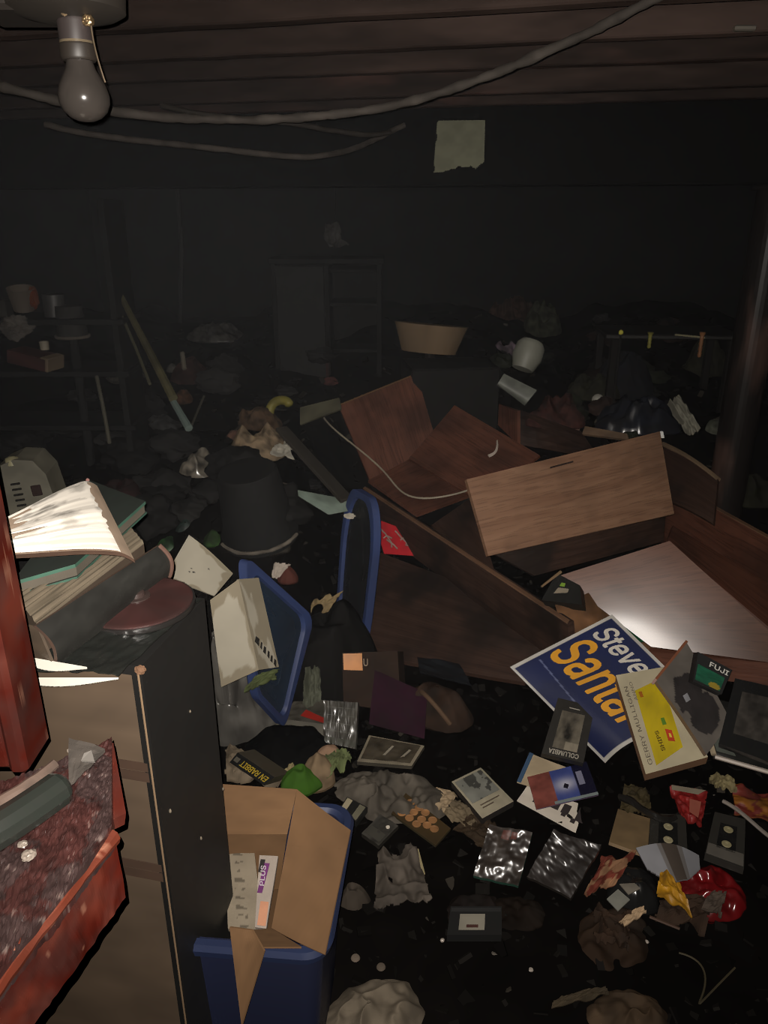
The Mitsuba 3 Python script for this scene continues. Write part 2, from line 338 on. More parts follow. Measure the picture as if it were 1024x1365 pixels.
S('charred_scraps', 'countless small charred flakes and scraps strewn over the soot', 'debris', (np.vstack(V), np.vstack(F)), 'soot', np.vstack(Cc), kind='stuff', dirt=0)
#PART2
# ================================================================== THE BROKEN WOODEN FURNITURE
fr = TH('broken_bed_frame', 'long broken wooden bed frame lying across the middle of the floor', 'bed frame')
A0, A1 = W(484, 651, 0.48), W(757, 831, 0.43)
dwn = np.array([0.03, -0.02, -0.20])
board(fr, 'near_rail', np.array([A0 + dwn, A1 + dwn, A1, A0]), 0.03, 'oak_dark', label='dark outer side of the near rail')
out = np.array([-.45, -.85, 0]); out /= np.linalg.norm(out)
tq = np.array([A0, A1, A1 - out * .024, A0 - out * .024]) + [0, 0, 0.003]
board(fr, 'rail_edge', tq, 0.006, 'oak', label='bare tan top edge of the near rail')
B0, B1 = W(884, 640, 0.60), W(1075, 746, 0.585)
board(fr, 'far_rail', np.array([B0 - [0.02, .02, .30], B1 - [0.02, .02, .30], B1, B0]), 0.03, 'oak_red', label='reddish inner side of the far rail')
bo = np.array([-.55, -.8, 0]); bo /= np.linalg.norm(bo)
board(fr, 'rail_edge', np.array([B0, B1, B1 - bo * .03, B0 - bo * .03]) + [0, 0, .003], 0.006, 'oak', label='tan top edge of the far rail')
# near end post of the rail, split
E0 = W(757, 831, .46); 
board(fr, 'corner_post', np.array([W(752, 866, .27), W(770, 862, .27), W(766, 816, .42), W(750, 824, .42)]), 0.03, 'oak', swap=True)
board(fr, 'end_board', quad([(866, 893), (1090, 925), (1090, 890), (866, 868)], [.24, .24, .325, .325]), 0.022, 'oak_red', label='reddish board across the near end')
# dark panel leaning on the rail and sloping down to the floor
pq = np.array([W(462, 868, .09), W(700, 912, .09), W(770, 838, .27), W(497, 733, .27)])
S_ = Slab(pq, 0.02, 30, 20, waves(.012, 3, 3, 4))
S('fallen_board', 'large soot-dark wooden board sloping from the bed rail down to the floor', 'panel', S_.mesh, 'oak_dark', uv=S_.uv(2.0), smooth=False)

# drawer front standing proud of the frame
dq = np.array([D(651, 741, 2.55), D(899, 685, 2.86), D(880, 575, 3.02), D(622, 639, 2.70)])
dk = TH('loose_drawer', 'drawer with wide plain oak front tilted up on the broken bed frame', 'drawer')
s = Slab(dq, .02, 8, 6); P(dk, 'front', s.mesh, 'oak', uv=s.uv(.9))
dn = nrm(dq); back = dn * -.09; ins = lambda a, b: bil(dq, np.array(a), np.array(b)) - dn * .0201
for k_, (a0, a1) in enumerate((((.06, .08), (.06, .92)), ((.94, .92), (.94, .08)))):
    p, r_ = ins(*a0), ins(*a1); s = Slab(np.array([p + back, p, r_, r_ + back]) if k_ == 0 else np.array([p + back, p, r_, r_ + back]), .012, 4, 4); P(dk, 'side', s.mesh, 'oak_dark', uv=s.uv(.2))
p, r_ = ins(.06, .08), ins(.94, .08); s = Slab(np.array([p, r_, r_ + back, p + back]), .008, 4, 4); P(dk, 'bottom', s.mesh, 'oak_dark', uv=s.uv(.4))
hq = np.array([bil(dq, *x) for x in ((.40, .88), (.52, .885), (.52, .905), (.40, .90))]) + dn * .0012
P(dk, 'slot', Slab(hq, .001).mesh, 'matte', (.02, .012, .01), label='thin dark pull slot near the top edge', dirt=0)

# the glossy panel inside the frame
def onplane(px, py, p0, n):
    d = ray(px, py); return EYE + d * (((p0 - EYE) @ n) / (d @ n))
gp0 = W(868, 862, .345); gn = -ray(838, 903); gn /= np.linalg.norm(gn)
gq2 = np.array([gp0, onplane(1080, 890, gp0, gn), onplane(893, 721, gp0, gn), onplane(744, 768, gp0, gn)])
s = Slab(gq2, .018, 30, 30, waves(.0015, 2, 2, 6))
S('glossy_board', 'large glossy wooden board with bright flash glare inside the bed frame', 'panel', s.mesh, 'oak_gloss', uv=s.uv(4.2), smooth=30)
q = np.array([W(893, 721, .655), W(1090, 888, .35), W(1100, 820, .40), W(900, 700, .62)])
s = Slab(q + [0, .02, -.01], .014, 6, 6); S('dull_board', 'dull reddish board behind the glossy panel against the far rail', 'panel', s.mesh, 'oak_red', uv=s.uv(3))
# dark board added to stand for the shade in the gap under the drawer
q = np.array([W(716, 775, .50), W(890, 728, .50), W(893, 690, .66), W(655, 742, .62)])
s = Slab(q + [0, .05, 0], .014, 4, 4); S('shade_board', 'dark board added for the shaded gap under the tilted drawer', 'panel', s.mesh, 'oak_dark', uv=s.uv(1))

# back-left carcass pieces
q = np.array([W(493, 640, .50), W(585, 600, .62), W(556, 499, 1.02), W(452, 541, .92)])
s = Slab(q, .018, 8, 8); S('cabinet_side', 'upright reddish cabinet side with a tan top edge, back left of the bed frame', 'panel', s.mesh, 'oak_red', uv=s.uv(6, True))
s = Slab(np.array([q[3], q[2], q[2] + [0, .02, .004], q[3] + [0, .02, .004]]), .005); P('cabinet_side', 'tan_edge', s.mesh, 'matte', L(96, 72, 50, 1.6), label='tan raw top edge')
q = np.array([W(560, 686, .52), W(655, 652, .56), W(720, 608, .72), W(543, 612, .66)]); 
q2 = np.array([W(545, 611, .66), W(640, 668, .56), W(720, 607, .70), W(606, 540, .88)])
s = Slab(q2, .016, 8, 8); S('leaning_board', 'square reddish board leaning inside the cabinet carcass with a white scuff', 'panel', s.mesh, 'oak_red', uv=s.uv(7))
nn = nrm(q2)
arc = np.array([bil(q2, a, b) + nn * .004 for a, b in zip(.60 + .08 * np.sin(np.linspace(0, 2.2, 12)), np.linspace(.86, .60, 12))])
P('leaning_board', 'white_scuff', tube(arc, np.linspace(.004, .009, 12), 6), 'matte', L(150, 140, 130, 1.3), label='curved white scuff mark')
q = np.array([W(556, 686, .50), W(648, 652, .54), W(548, 611, .64), W(491, 640, .58)])
s = Slab(q, .016, 8, 8); S('cabinet_floor', 'dull red brown board lying flat between the cabinet side and the near rail', 'panel', s.mesh, 'oak_red', uv=s.uv(8))
q = np.array([W(575, 700, .46), W(660, 762, .42), W(640, 700, .50), W(640, 655, .55)])
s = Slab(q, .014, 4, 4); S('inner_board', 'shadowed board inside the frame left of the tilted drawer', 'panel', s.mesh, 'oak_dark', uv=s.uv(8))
q = np.array([W(570, 585, .62), W(610, 545, .78), W(602, 482, 1.02), W(556, 485, 1.02)])
s = Slab(q, .018, 4, 4); S('black_board', 'narrow black board standing behind the reddish cabinet side', 'panel', s.mesh, 'soot', (.02, .018, .017))
P('black_board', 'tan_edge', Slab(np.array([q[1], q[1] + [.012, 0, 0], q[2] + [.012, 0, 0], q[2]]) + [0, -.004, 0], .006).mesh, 'matte', L(80, 62, 45, 1.5), label='thin tan edge')
q = np.array([W(657, 560, .72), W(690, 592, .66), W(690, 548, .82), W(654, 536, .82)])
s = Slab(q, .018, 4, 4); S('small_board', 'small reddish board upright behind the leaning square board', 'panel', s.mesh, 'oak_red', uv=s.uv(9, True))
q = np.array([W(690, 592, .64), W(800, 612, .60), W(775, 575, .80), W(690, 545, .82)])
s = Slab(q, .016, 4, 4); S('soot_board', 'sooty board standing behind the tilted drawer', 'panel', s.mesh, 'oak_dark', uv=s.uv(9))
q = np.array([W(893, 668, .58), W(952, 700, .56), W(958, 640, .72), W(884, 592, .76)])
s = Slab(q, .02, 12, 4, lambda u, v: .02 * np.sin(u * 2.6)); S('curved_headboard', 'dark curved board with a worn pale rim left of the round post', 'panel', s.mesh, 'oak_dark', uv=s.uv(2))
P('curved_headboard', 'rim', tube(curve([q[3], (q[3] + q[2]) / 2 + [0, -.01, .015], q[2]], 14), .012, 8), 'matte', L(92, 76, 60, 1.6), label='worn pale rim')
# thin white wire lying over the boards
S('white_wire', 'thin white wire lying over the reddish cabinet boards', 'wire', tube(curve([W(432, 557, .80), W(470, 592, .72), W(515, 632, .62), W(553, 663, .575), W(590, 662, .58), W(640, 646, .60)], 40), .0045, 6), 'matte', L(120, 112, 98, 1.5))
# round post
S('round_post', 'round sooty steel support post rising at the right edge of the room', 'post', fine(lathe([(.082, 0.0), (.082, 1.93), (.10, 1.93), (.10, 1.95)], 32, (1.615, 3.41, 0)), .12), 'paint', lambda p: np.array([.011, .0088, .008]) + np.array([.04, .022, .017]) * (np.clip((meshkit.fbm(p * [9, 9, 3], 4, 5) - .58) / .12, 0, 1))[:, None], smooth=True, dirt=0)

# ================================================================== NEAR LEFT: stair, bookcase and what lies on it
RED = np.array([.036, .0042, .0022])
def redpaint(p):
    g = meshkit.fbm(p * [60, 60, 30], 4, 3)[:, None]; h = meshkit.fbm(p * 22, 3, 8)[:, None]
    c = (RED * .62) * (.4 + 1.1 * h) + np.array([.010, .0045, .003]) * np.clip((h - .5) * 5, 0, 1); return np.where(g > .66, c * .4 + np.array([.05, .022, .014]), c)
st = TH('stair_side', 'red painted wooden stair side with dirty tread and post at the left edge', 'stair')
for x0, x1, y0, y1 in ((-.49, -.371, .62, .67), (-.371, -.352, .612, .67)):
    P(st, 'post' if x0 < -.4 else 'post_moulding', fine(cbox((x1 - x0, y1 - y0, 1.0), ((x0 + x1) / 2, (y0 + y1) / 2, 1.33), bev=.005), .02), 'paint', redpaint, dirt=.35, sc=40)
P(st, 'bead', fine(tube([(-.392, .615, 1.33), (-.392, .615, 2.33)], .006, 8), .03), 'paint', lambda p: redpaint(p) * 1.7 + [.005, .003, .002], dirt=.2, label='raised bead worn pale')
q = np.array([W(-70, 1400, 1.33), W(150, 1113, 1.33), W(150, 990, 1.33), W(-60, 1075, 1.33)])
def filth(p):
    a = meshkit.fbm(p * 35, 5, 2)[:, None]; b = meshkit.fbm(p * 120, 3, 6)[:, None]
    c = np.array([.014, .0085, .008]) * (.4 + 1.4 * b) ; c = np.where(a > .53, c * .6 + RED * .45 * b, c)
    return np.where(b > .74, c + np.array([.035, .028, .024]), c)
s = Slab(q, .022, 110, 70, lambda u, v: .007 * meshkit.fbm(np.stack([u * 13, v * 9, 0 * u], -1), 4, 3) + .003 * meshkit.noise(np.stack([u * 70, v * 50, 0 * u], -1), 4))
P(st, 'tread', s.mesh, 'wet_dirt', filth(s.v), label='tread caked with wet soot over red paint', dirt=0)
q = np.array([W(140, 1097, 1.325), W(168, 1084, 1.322), W(151, 990, 1.334), W(128, 1000, 1.334)])
s = Slab(q, .014, 10, 16); P(st, 'tread_end', s.mesh, 'paint', lambda p: redpaint(p) * 1.1 + [.004, .002, .0015], dirt=.25, sc=50)
nose = curve([W(-60, 1392, 1.322), W(0, 1308, 1.326), W(70, 1212, 1.326), W(150, 1115, 1.328)], 60)
P(st, 'nosing', tube(nose, .0075, 8, .006, 3), 'paint', lambda p: (redpaint(p) * 1.5 + [.010, .005, .0025]), label='worn orange red nosing', dirt=.15, sc=60)
q = np.array([W(30, 1385, 1.262), W(166, 1196, 1.272), W(151, 1112, 1.322), W(-50, 1372, 1.322)])
s = Slab(q, .018, 60, 24, waves(.003, 14, 3, 5)); P(st, 'lower_board', s.mesh, 'paint', lambda p: redpaint(p) * .95, dirt=.3, sc=45, label='smooth red board below the nosing')
bar = curve([W(-60, 1140, 1.352), W(20, 1092, 1.352), W(88, 1044, 1.350)], 30)
P(st, 'metal_bar', tube(bar, np.r_[np.full(27, .017), .0155, .012, .006], 12), 'gloss', (.008, .0095, .008), label='dark green metal bar lying in the dirt of the tread', dirt=.3, sc=60)
P(st, 'lit_base_trim', tube(curve([W(-40, 1092, 1.338), W(20, 1056, 1.338), W(72, 1018, 1.338)], 30), .005, 8, .006, 2), 'wet', (.055, .038, .03), label='base moulding along the foot of the post with its highlight painted pale', dirt=.4, sc=80)  # highlight of the moulding is put into its pale colour
P(st, 'corner_plate', Slab(np.array([W(92, 1046, 1.345), W(112, 1030, 1.345), W(140, 1000, 1.345), W(92, 985, 1.345)]), .004, 10, 10, waves(.006, 3, 3, 4)).mesh, 'wet_dirt', (.035, .03, .026), label='grey metal plate at the tread corner', dirt=.5, sc=60)
P(st, 'corner_plate', Slab(np.array([W(108, 1014, 1.353), W(126, 1015, 1.353), W(122, 1000, 1.356), W(112, 1004, 1.356)]), .003).mesh, 'matte', (.055, .05, .045), label='bent pale metal lug', dirt=.2)
for px, py, r in ((104, 1005, .006), (118, 1010, .004), (95, 1000, .004), (30, 1125, .004), (38, 1140, .006)):
    P(st, 'grit', lump(W(px, py, 1.342), (r, r, r * .6), px, sub=2), 'gloss', (.09, .075, .062), dirt=.2)

# the black bookcase seen from behind
C1, C2 = W(188, 890, 1.2), W(273, 799, 1.2)
ax = (C2 - C1) / np.linalg.norm(C2 - C1); lf = np.array([-ax[1], ax[0], 0]); dep = np.linalg.norm(C2 - C1); up = np.array([0, 0, 1.0])
bc = TH('bookcase', 'black bookcase seen from behind with brown hardboard back and tape strips', 'bookcase')
def wallboard(parent, name, o, e1, e2, t, m, c, label=None, n=(30, 60), **k):
    s = Slab(np.array([o, o + e1, o + e1 + e2, o + e2]), t, *n); return P(parent, name, s.mesh, m, s.col(c, k.pop('edge', None)) if not callable(c) else c, label, **k)
zb = .02
wallboard(bc, 'side_panel', C1 * [1, 1, 0] + up * zb, ax * dep, up * (1.2 - zb), .018, 'satin', (.0075, .0073, .007), label='black right side panel', dirt=.2)
hb = lambda p: np.array([.070, .049, .033]) * (.75 + .5 * meshkit.fbm(p * [6, 6, 30], 3, 5))[:, None]
wallboard(bc, 'back_panel', C1 * [1, 1, 0] + up * zb + lf * .62 + ax * .002, -lf * .618, up * (1.185 - zb), .004, 'matte', hb, label='brown hardboard back', dirt=.25, sc=9)
wallboard(bc, 'side_panel', C1 * [1, 1, 0] + up * zb + lf * .62 + ax * dep, -ax * dep, up * (1.2 - zb), .018, 'satin', (.0075, .0073, .007), dirt=.2, n=(2, 2))
wallboard(bc, 'top_panel', C1 * [1, 1, 0] + up * 1.202 + lf * .62, -lf * .62, ax * dep, .018, 'satin', (.008, .0078, .0075), label='black top panel', dirt=.2)
P(bc, 'raw_edge', tube([C1 * [1, 1, 0] + up * zb + lf * .006, C1 - ax * .0005 + lf * .006], .0018, 6), 'matte', (.15, .10, .06), label='chipped raw particleboard edge', dirt=.25, sc=30)
for zt, ln in ((1.0, .09), (.785, .30)):
    for dz, hh, w_ in ((0, .017, ln), (.021, .019, ln * .9)):
        o = C1 * [1, 1, 0] + up * (zt - dz) + lf * .012 - ax * .0005
        s = Slab(np.array([o + lf * w_, o, o + up * hh, o + lf * w_ + up * hh]), .0012, 10, 2); P(bc, 'tape_strip', s.mesh, 'satin', (.043, .026, .018), label='strip of brown packing tape', dirt=.2, sc=40)
for _ in range(4):
    z_, d_ = rng.uniform(.45, 1.19), rng.uniform(0, dep); r_ = rng.uniform(.0012, .003)
    P(bc, 'chip', lump(C1 * [1, 1, 0] + ax * d_ + up * z_ - lf * .0005, (r_, r_, r_ * 1.6), _, sub=1), 'matte', (.12, .10, .075), dirt=0)
P(bc, 'chip', lump(W(187, 893, 1.203), (.008, .006, .007), 4, sub=3), 'matte', (.11, .06, .035), label='broken pale corner')

# round tin with a knobbed lid
o = W(185, 810, 1.215)
tn = TH('round_tin', 'round dark red tin with a knobbed lid on the bookcase top', 'tin')
P(tn, 'body', lathe([(.0, 0), (.094, 0), (.096, .003), (.096, .010), (.0, .010)], 48, o), 'gloss', (.012, .011, .0105), smooth=40, dirt=.4, sc=40)
P(tn, 'lid', lathe([(.0, .010), (.092, .010), (.092, .013), (.086, .0155), (.05, .0165), (.0, .017)], 48, o), 'satin', lambda p: np.array([.028, .011, .010]) * (.5 + 1.1 * meshkit.fbm(p * 30, 3, 2))[:, None], smooth=40, dirt=.4, sc=40, label='dark red lid')
kn = P(tn, 'knob', lathe([(.0, .016), (.024, .016), (.024, .019), (.016, .020), (.014, .027), (.010, .029), (0, .029)], 20, o + [-.005, .008, 0]), 'gloss', (.03, .02, .018), smooth=40)
# black plastic sleeve with curled papers under it
sl, _s = sheet('plastic_sleeve', 'crumpled glossy black plastic sleeve under the round tin', 'sleeve', np.array([W(46, 896, 1.222), W(158, 902, 1.207), W(270, 801, 1.207), W(100, 815, 1.222)]), .002, (.009, .010, .009), (50, 40), lambda u, v: .007 * meshkit.fbm(np.stack([u * 5, v * 6, 0 * u], -1), 3, 4) + .004 * meshkit.noise(np.stack([u * 16, v * 9, 0 * u], -1), 3), m='wet', dirt=.25, sc=60)
for k, px in enumerate(([(40, 892), (116, 897), (116, 889), (40, 876)], [(44, 917), (158, 910), (158, 903), (44, 903)])):
    hh_ = 1.232 if k == 0 else 1.208
    sheet('curled_paper', ('white curled paper edge showing above the black sleeve, upper one' if k == 0 else 'long white curled paper hanging at the front edge of the bookcase top'), 'paper', quad(px, [hh_ - .006, hh_ - .003, hh_, hh_]), .001, (.42, .40, .35), (110, 24), None, lambda u, v: (v > 1 - .25 - .75 * np.sin(np.pi * np.clip(u * .8 + .18, 0, 1))), dirt=.1)
# thick album
al = TH('photo_album', 'thick old album with dark cover and tan pages on the bookcase', 'album')
pt = np.array([W(50, 834, 1.285), W(192, 726, 1.285), W(160, 692, 1.285), W(8, 792, 1.285)])
lines = lambda u, v: np.array([.105, .085, .060]) * (.55 + .5 * meshkit.noise(np.stack([u * 2, v * 42, 0 * u], -1), 3) + .25 * meshkit.noise(np.stack([u * 6, v * 7, 0 * u], -1), 5))[:, None]
s = Slab(pt, .05, 20, 60, lambda u, v: .006 * meshkit.noise(np.stack([u * 2, v * 30, 0 * u], -1), 3) + .014 * v); P(al, 'pages', s.mesh, 'satin', s.col(lines, (.045, .033, .024)), label='fanned tan page block', dirt=.2, sc=30)
cv = np.array([W(76, 888, 1.222), W(226, 768, 1.222), W(212, 727, 1.292), W(48, 834, 1.290)])
s = Slab(cv, .006, 30, 14, lambda u, v: .014 * np.sin(np.pi * v)); P(al, 'cover', s.mesh, 'satin', s.col(lambda u, v: np.array([.012, .0118, .0105]) * (.5 + 1.2 * meshkit.fbm(np.stack([u * 9, v * 5, 0 * u], -1), 4, 4))[:, None], (.05, .03, .022)), label='dark scuffed cover curling forward', dirt=.2, sc=30, smooth=30)
vv_ = np.linspace(0, 1, 20); rim = bil(cv, np.ones(20), vv_) + nrm(cv) * (.014 * np.sin(np.pi * vv_))[:, None]
P(al, 'cover_edge', tube(rim, .0045, 8), 'matte', (.075, .042, .032), label='pale torn edge of the cover', dirt=.3, sc=60)
s = Slab(np.array([W(30, 872, 1.222), W(72, 890, 1.222), W(50, 838, 1.284), W(26, 832, 1.284)]), .004, 8, 8); P(al, 'spine_end', s.mesh, 'satin', (.05, .036, .025), label='tan end of the spine', dirt=.35, sc=60)
# green hardcover book
gb = TH('green_book', 'green edged hardcover book under the bright open book', 'book')
gq_ = np.array([W(16, 776, 1.318), W(100, 752, 1.318), W(194, 668, 1.318), W(120, 640, 1.318)])
s = Slab(gq_, .006, 10, 10); P(gb, 'cover', s.mesh, 'satin', s.col((.018, .022, .019), (.035, .085, .06)), label='dark cover with green edge', dirt=.3, sc=40)
s = Slab(gq_ * .97 + gq_.mean(0) * .03 - [0, 0, .006], .016, 4, 4); P(gb, 'pages', s.mesh, 'matte', (.08, .07, .055), dirt=.3, sc=60)
s = Slab(gq_ - [0, 0, .022], .004, 10, 10); P(gb, 'cover_001', s.mesh, 'satin', s.col((.018, .022, .019), (.03, .07, .05)), dirt=.3, sc=40)
# bright open book
ob = TH('open_book', 'open water-stained book with bright white pages topmost on the bookcase stack', 'book')
oq = np.array([W(9, 737, 1.352), W(173, 736, 1.342), W(124, 638, 1.385), W(8, 690, 1.392)])
def pg(u, v):
    st_ = meshkit.noise(np.stack([u * 1.5, v * 26, 0 * u], -1), 3); sm = meshkit.fbm(np.stack([u * 5 + 3, v * 9, 0 * u], -1), 4, 8)
    k = .62 - .12 * (st_ > .62) - .22 * np.clip((sm - .5) / .2, 0, 1) * (v > .33) - .12 * (v > .5)
    return k[:, None] * np.array([1, .93, .82])
opc = lambda u, v: .012 * np.sin(np.pi * np.clip(u, 0, 1) ** 1.6) * (1 - .3 * v) + .0035 * meshkit.noise(np.stack([u * .8, v * 22, 0 * u], -1), 5) * (v > .3) - .02 * np.clip((u - .88) / .12, 0, 1) ** 2
s = Slab(oq, .002, 60, 70, opc); P(ob, 'page', s.mesh, 'matte', s.col(pg, (.16, .10, .07)), dirt=.0, label='warped white top page')
s = Slab(oq + nrm(oq) * -.003 + [.004, -.002, 0], .014, 40, 8, opc); P(ob, 'page_block', s.mesh, 'matte', s.col((.2, .15, .11), (.075, .045, .032)), dirt=.2, sc=50, label='brown page block edge')

# ================================================================== the lamp at the ceiling and the cables
o = D(111, 121, 1.13); o = o - [0, 0, .002]
lp = TH('ceiling_lamp', 'bare sooty light bulb in a porcelain holder under the joists', 'lamp')
P(lp, 'bulb', lathe([(r_, z_ * .80 - .006) for r_, z_ in [(.0, -.036), (.010, -.0345), (.019, -.030), (.027, -.021), (.0315, -.009), (.032, .003), (.0295, .016), (.0245, .028), (.019, .040), (.0165, .050), (.0155, .060), (0, .060)]], 40, o), 'glass_bulb', (.030, .0255, .0225), label='greyed unlit bulb', smooth=50, dirt=.35, sc=45)
P(lp, 'collar', lathe([(r_, z_ * .80 - .006) for r_, z_ in [(0, .052), (.020, .052), (.0225, .056), (.0225, .072), (.021, .076), (0, .076)]], 32, o + [0, 0, 0]), 'satin', (.018, .014, .011), smooth=40, sc=40, label='lower socket collar')
P(lp, 'ring', lathe([(r_, z_ * .80 - .006) for r_, z_ in [(0, .0755), (.0215, .0755), (.0215, .079), (0, .079)]], 32, o), 'gloss', (.09, .07, .045), smooth=40, label='brass ring')
P(lp, 'socket', lathe([(r_, z_ * .80 - .006) for r_, z_ in [(0, .079), (.021, .079), (.0215, .105), (.019, .112), (0, .112)]], 32, o), 'satin', (.030, .023, .022), smooth=40, sc=40)
P(lp, 'canopy', lathe([(r_, z_ * .80 - .006) for r_, z_ in [(0, .108), (.03, .108), (.060, .116), (.072, .124), (.074, .15), (0, .15)]], 40, o + [-.012, .012, 0]), 'satin', (.021, .0175, .0145), smooth=40, sc=30, label='round porcelain base')
P(lp, 'mounting_box', cbox((.11, .11, .17), o + [-.075, .03, .088], bev=.006), 'satin', (.016, .013, .011), label='steel mounting box', sc=30)
P(lp, 'screw', lump(o + [-.003, -.024, .087], (.006, .005, .006), 3, sub=3), 'gloss', (.12, .085, .05))
P(lp, 'pull_switch', lump(o + [.021, -.012, .079], (.007, .007, .008), 9, sub=3), 'metal', (.25, .17, .09), label='brass pull switch', dirt=.2)
P(lp, 'pull_chain', tube(curve([o + [.024, -.012, .074], o + [.025, -.012, .055], o + [.027, -.012, .04], o + [.033, -.010, .01]], 20), .0013, 6), 'metal', (.2, .15, .1), label='short pull chain')
cab = curve([D(905, -22, 1.72), D(868, 0, 1.74), D(760, 55, 1.82), D(620, 112, 1.92), D(540, 137, 1.96), D(460, 151, 1.98), D(330, 160, 1.98), D(230, 157, 1.96), D(150, 148, 1.92), D(70, 132, 1.86), D(-40, 106, 1.8)], 120)
soot_cable = lambda p: np.array([.036, .031, .027]) * (.35 + 1.3 * meshkit.fbm(p * 40, 3, 5))[:, None]
S('sagging_cable', 'thick sooty cable sagging from the upper right past the bulb', 'cable', tube(cab, .0095 + .0016 * np.sin(np.arange(120) * .9) * (rng.random(120) > .5), 10, .007, 4), 'matte', soot_cable, smooth=True)
cab = curve([D(60, 166, 2.4), D(90, 173, 2.4), D(250, 194, 2.45), D(340, 204, 2.48), D(405, 209, 2.52), D(450, 204, 2.6), D(500, 186, 2.75), D(540, 166, 2.8)], 90)
S('lower_cable', 'second thinner cable hanging below and behind the sagging one', 'cable', tube(cab, .0085, 8, .005, 7), 'matte', lambda p: soot_cable(p) * .9, smooth=True)
cab = curve([D(215, 140, 2.3), D(300, 156, 2.3), D(390, 165, 2.4), D(470, 178, 2.5), D(520, 176, 2.6)], 60)
S('rear_cable', 'faint thin cable running behind the sagging cable', 'cable', tube(cab, .007, 8, .004, 9), 'matte', lambda p: soot_cable(p) * .5, smooth=True)
# paper on the beam
def on_beam(px, py):
    d = ray(px, py); n = RZ @ np.array([0, -1.0, 0]); p0 = turned((np.array([[0, 3.69, 2.0]]), None))[0][0]
    return EYE + d * (((p0 - EYE) @ n) / (d @ n))
q = np.array([on_beam(578, 232), on_beam(645, 228), on_beam(647, 160), on_beam(583, 161)])
sheet('torn_paper', 'torn greenish white paper stuck on the main beam', 'paper', q, .0015, (.15, .15, .105), (40, 40), lambda u, v: .008 * np.sin(u * 3 + 1) * (1 - v) + .002, lambda u, v: (v > .16 * meshkit.fbm(np.stack([u * 6, 0 * u, 0 * u], -1), 3, 4) + .10 * np.clip((u - .55) * 2, 0, 1) - .02) & (u > .02 * meshkit.noise(np.stack([v * 9, 0 * v, 0 * v], -1), 2)), dirt=.2)
P('ceiling', 'bracket', cbox((.05, .02, .012), D(992, 42, 2.06), bev=.003), 'metal', (.4, .36, .3), label='small shiny metal strap on a joist', dirt=.2)
# ================================================================== tote, cardboard box, lids and white boxes on the left
def rrect(x0, x1, y0, y1, r, n=8):
    P_ = []
    for cx, cy, a0 in ((x1 - r, y1 - r, 0), (x0 + r, y1 - r, 90), (x0 + r, y0 + r, 180), (x1 - r, y0 + r, 270)):
        for a in np.linspace(a0, a0 + 90, n): P_.append((cx + r * math.cos(math.radians(a)), cy + r * math.sin(math.radians(a))))
    return np.array(P_)
def loft(rings, closed=False):
    """closed skin through rings (k x n x 3); first and last are capped"""
    rings = [np.asarray(r) for r in rings]; n = len(rings[0]); V = np.vstack(rings + [rings[0].mean(0)[None], rings[-1].mean(0)[None]]); i = np.arange(n); j = (i + 1) % n; F = []; K = len(rings)
    for k in range(K - 1): F += [np.stack([k * n + i, k * n + j, (k + 1) * n + j], 1), np.stack([k * n + i, (k + 1) * n + j, (k + 1) * n + i], 1)]
    if closed:
        k = K - 1; F += [np.stack([k * n + i, k * n + j, j], 1), np.stack([k * n + i, j, i], 1)]; return V[:-2], np.vstack(F)
    F += [np.stack([j, i, 0 * i + K * n], 1), np.stack([(K - 1) * n + i, (K - 1) * n + j, 0 * i + K * n + 1], 1)]
    return V, np.vstack(F)
BLUE = np.array([.019, .030, .082])
tr = np.array([W(438, 1252, .55), W(467, 1090, .55)]); axy = tr[1] - tr[0]; ln = np.linalg.norm(axy[:2]); ang = math.degrees(math.atan2(axy[1], axy[0])) - 90
def tote_pt(ring, z): return np.c_[ring, np.full(len(ring), z)] @ rot(ang).T + [tr[0][0], tr[0][1], 0]
def rg(g, z): return tote_pt(rrect(-.31 + g, 0 - g, -.035 + g, ln + .03 - g, max(.05 - g * .5, .012)), z)
tt = TH('storage_tote', 'dark blue plastic storage tote holding a cardboard box beside the black bookcase', 'storage bin')
P(tt, 'body', loft([rg(.055, .03), rg(.045, .05), rg(.012, .52), rg(.010, .548), rg(.020, .548), rg(.022, .52), rg(.06, .06)]), 'satin', BLUE * [.5, .42, .42], smooth=35, dirt=.3, sc=8)
P(tt, 'rim', loft([rg(.008, .525), rg(-.006, .528), rg(-.010, .545), rg(-.004, .556), rg(.010, .557), rg(.018, .548), rg(.010, .53)], True), 'satin', BLUE * .62, smooth=40, dirt=.25, sc=12, label='rolled blue rim')
# cardboard box in it
CB = np.array([.125, .070, .035])
card = lambda k=1.0: (lambda u, v: CB * k * (.85 + .3 * meshkit.fbm(np.stack([u * 3, v * 22, 0 * u], -1), 3, 4))[:, None])
cb = TH('cardboard_box', 'open brown cardboard box standing in the blue tote with flaps spread', 'cardboard box')
def flap(name, q, k=1.0, label=None, curl=None):
    s = Slab(q, .004, 12, 12, curl); return P(cb, name, s.mesh, 'matte', s.col(card(k), CB * 1.05, CB * .9), label, dirt=.15, sc=9)
fl0, fl1 = W(362, 1237, .565), W(383, 1112, .565)
flap('flap', np.array([fl0, W(433, 1272, .585), W(467, 1106, .60), W(396, 1052, .64)]), .95, 'wide right flap folded out over the tote rim', lambda u, v: -.006 * np.sin(np.pi * u))
flap('flap', np.array([W(298, 1112, .565), fl1, W(396, 1052, .64), W(294, 1045, .65)]), .85, 'back flap standing up')
flap('back_wall', np.array([W(300, 1190, .42), W(372, 1185, .42), fl1, W(298, 1112, .565)]), .75)
flap('flap', np.array([W(334, 1262, .57), W(402, 1262, .572), fl0, W(334, 1240, .566)]), .6, 'creased front flap')
flap('flap', np.array([W(322, 1368, .45), W(352, 1268, .600), W(336, 1240, .606), W(306, 1236, .606)]), .95, 'narrow front flap hanging down over the tote')
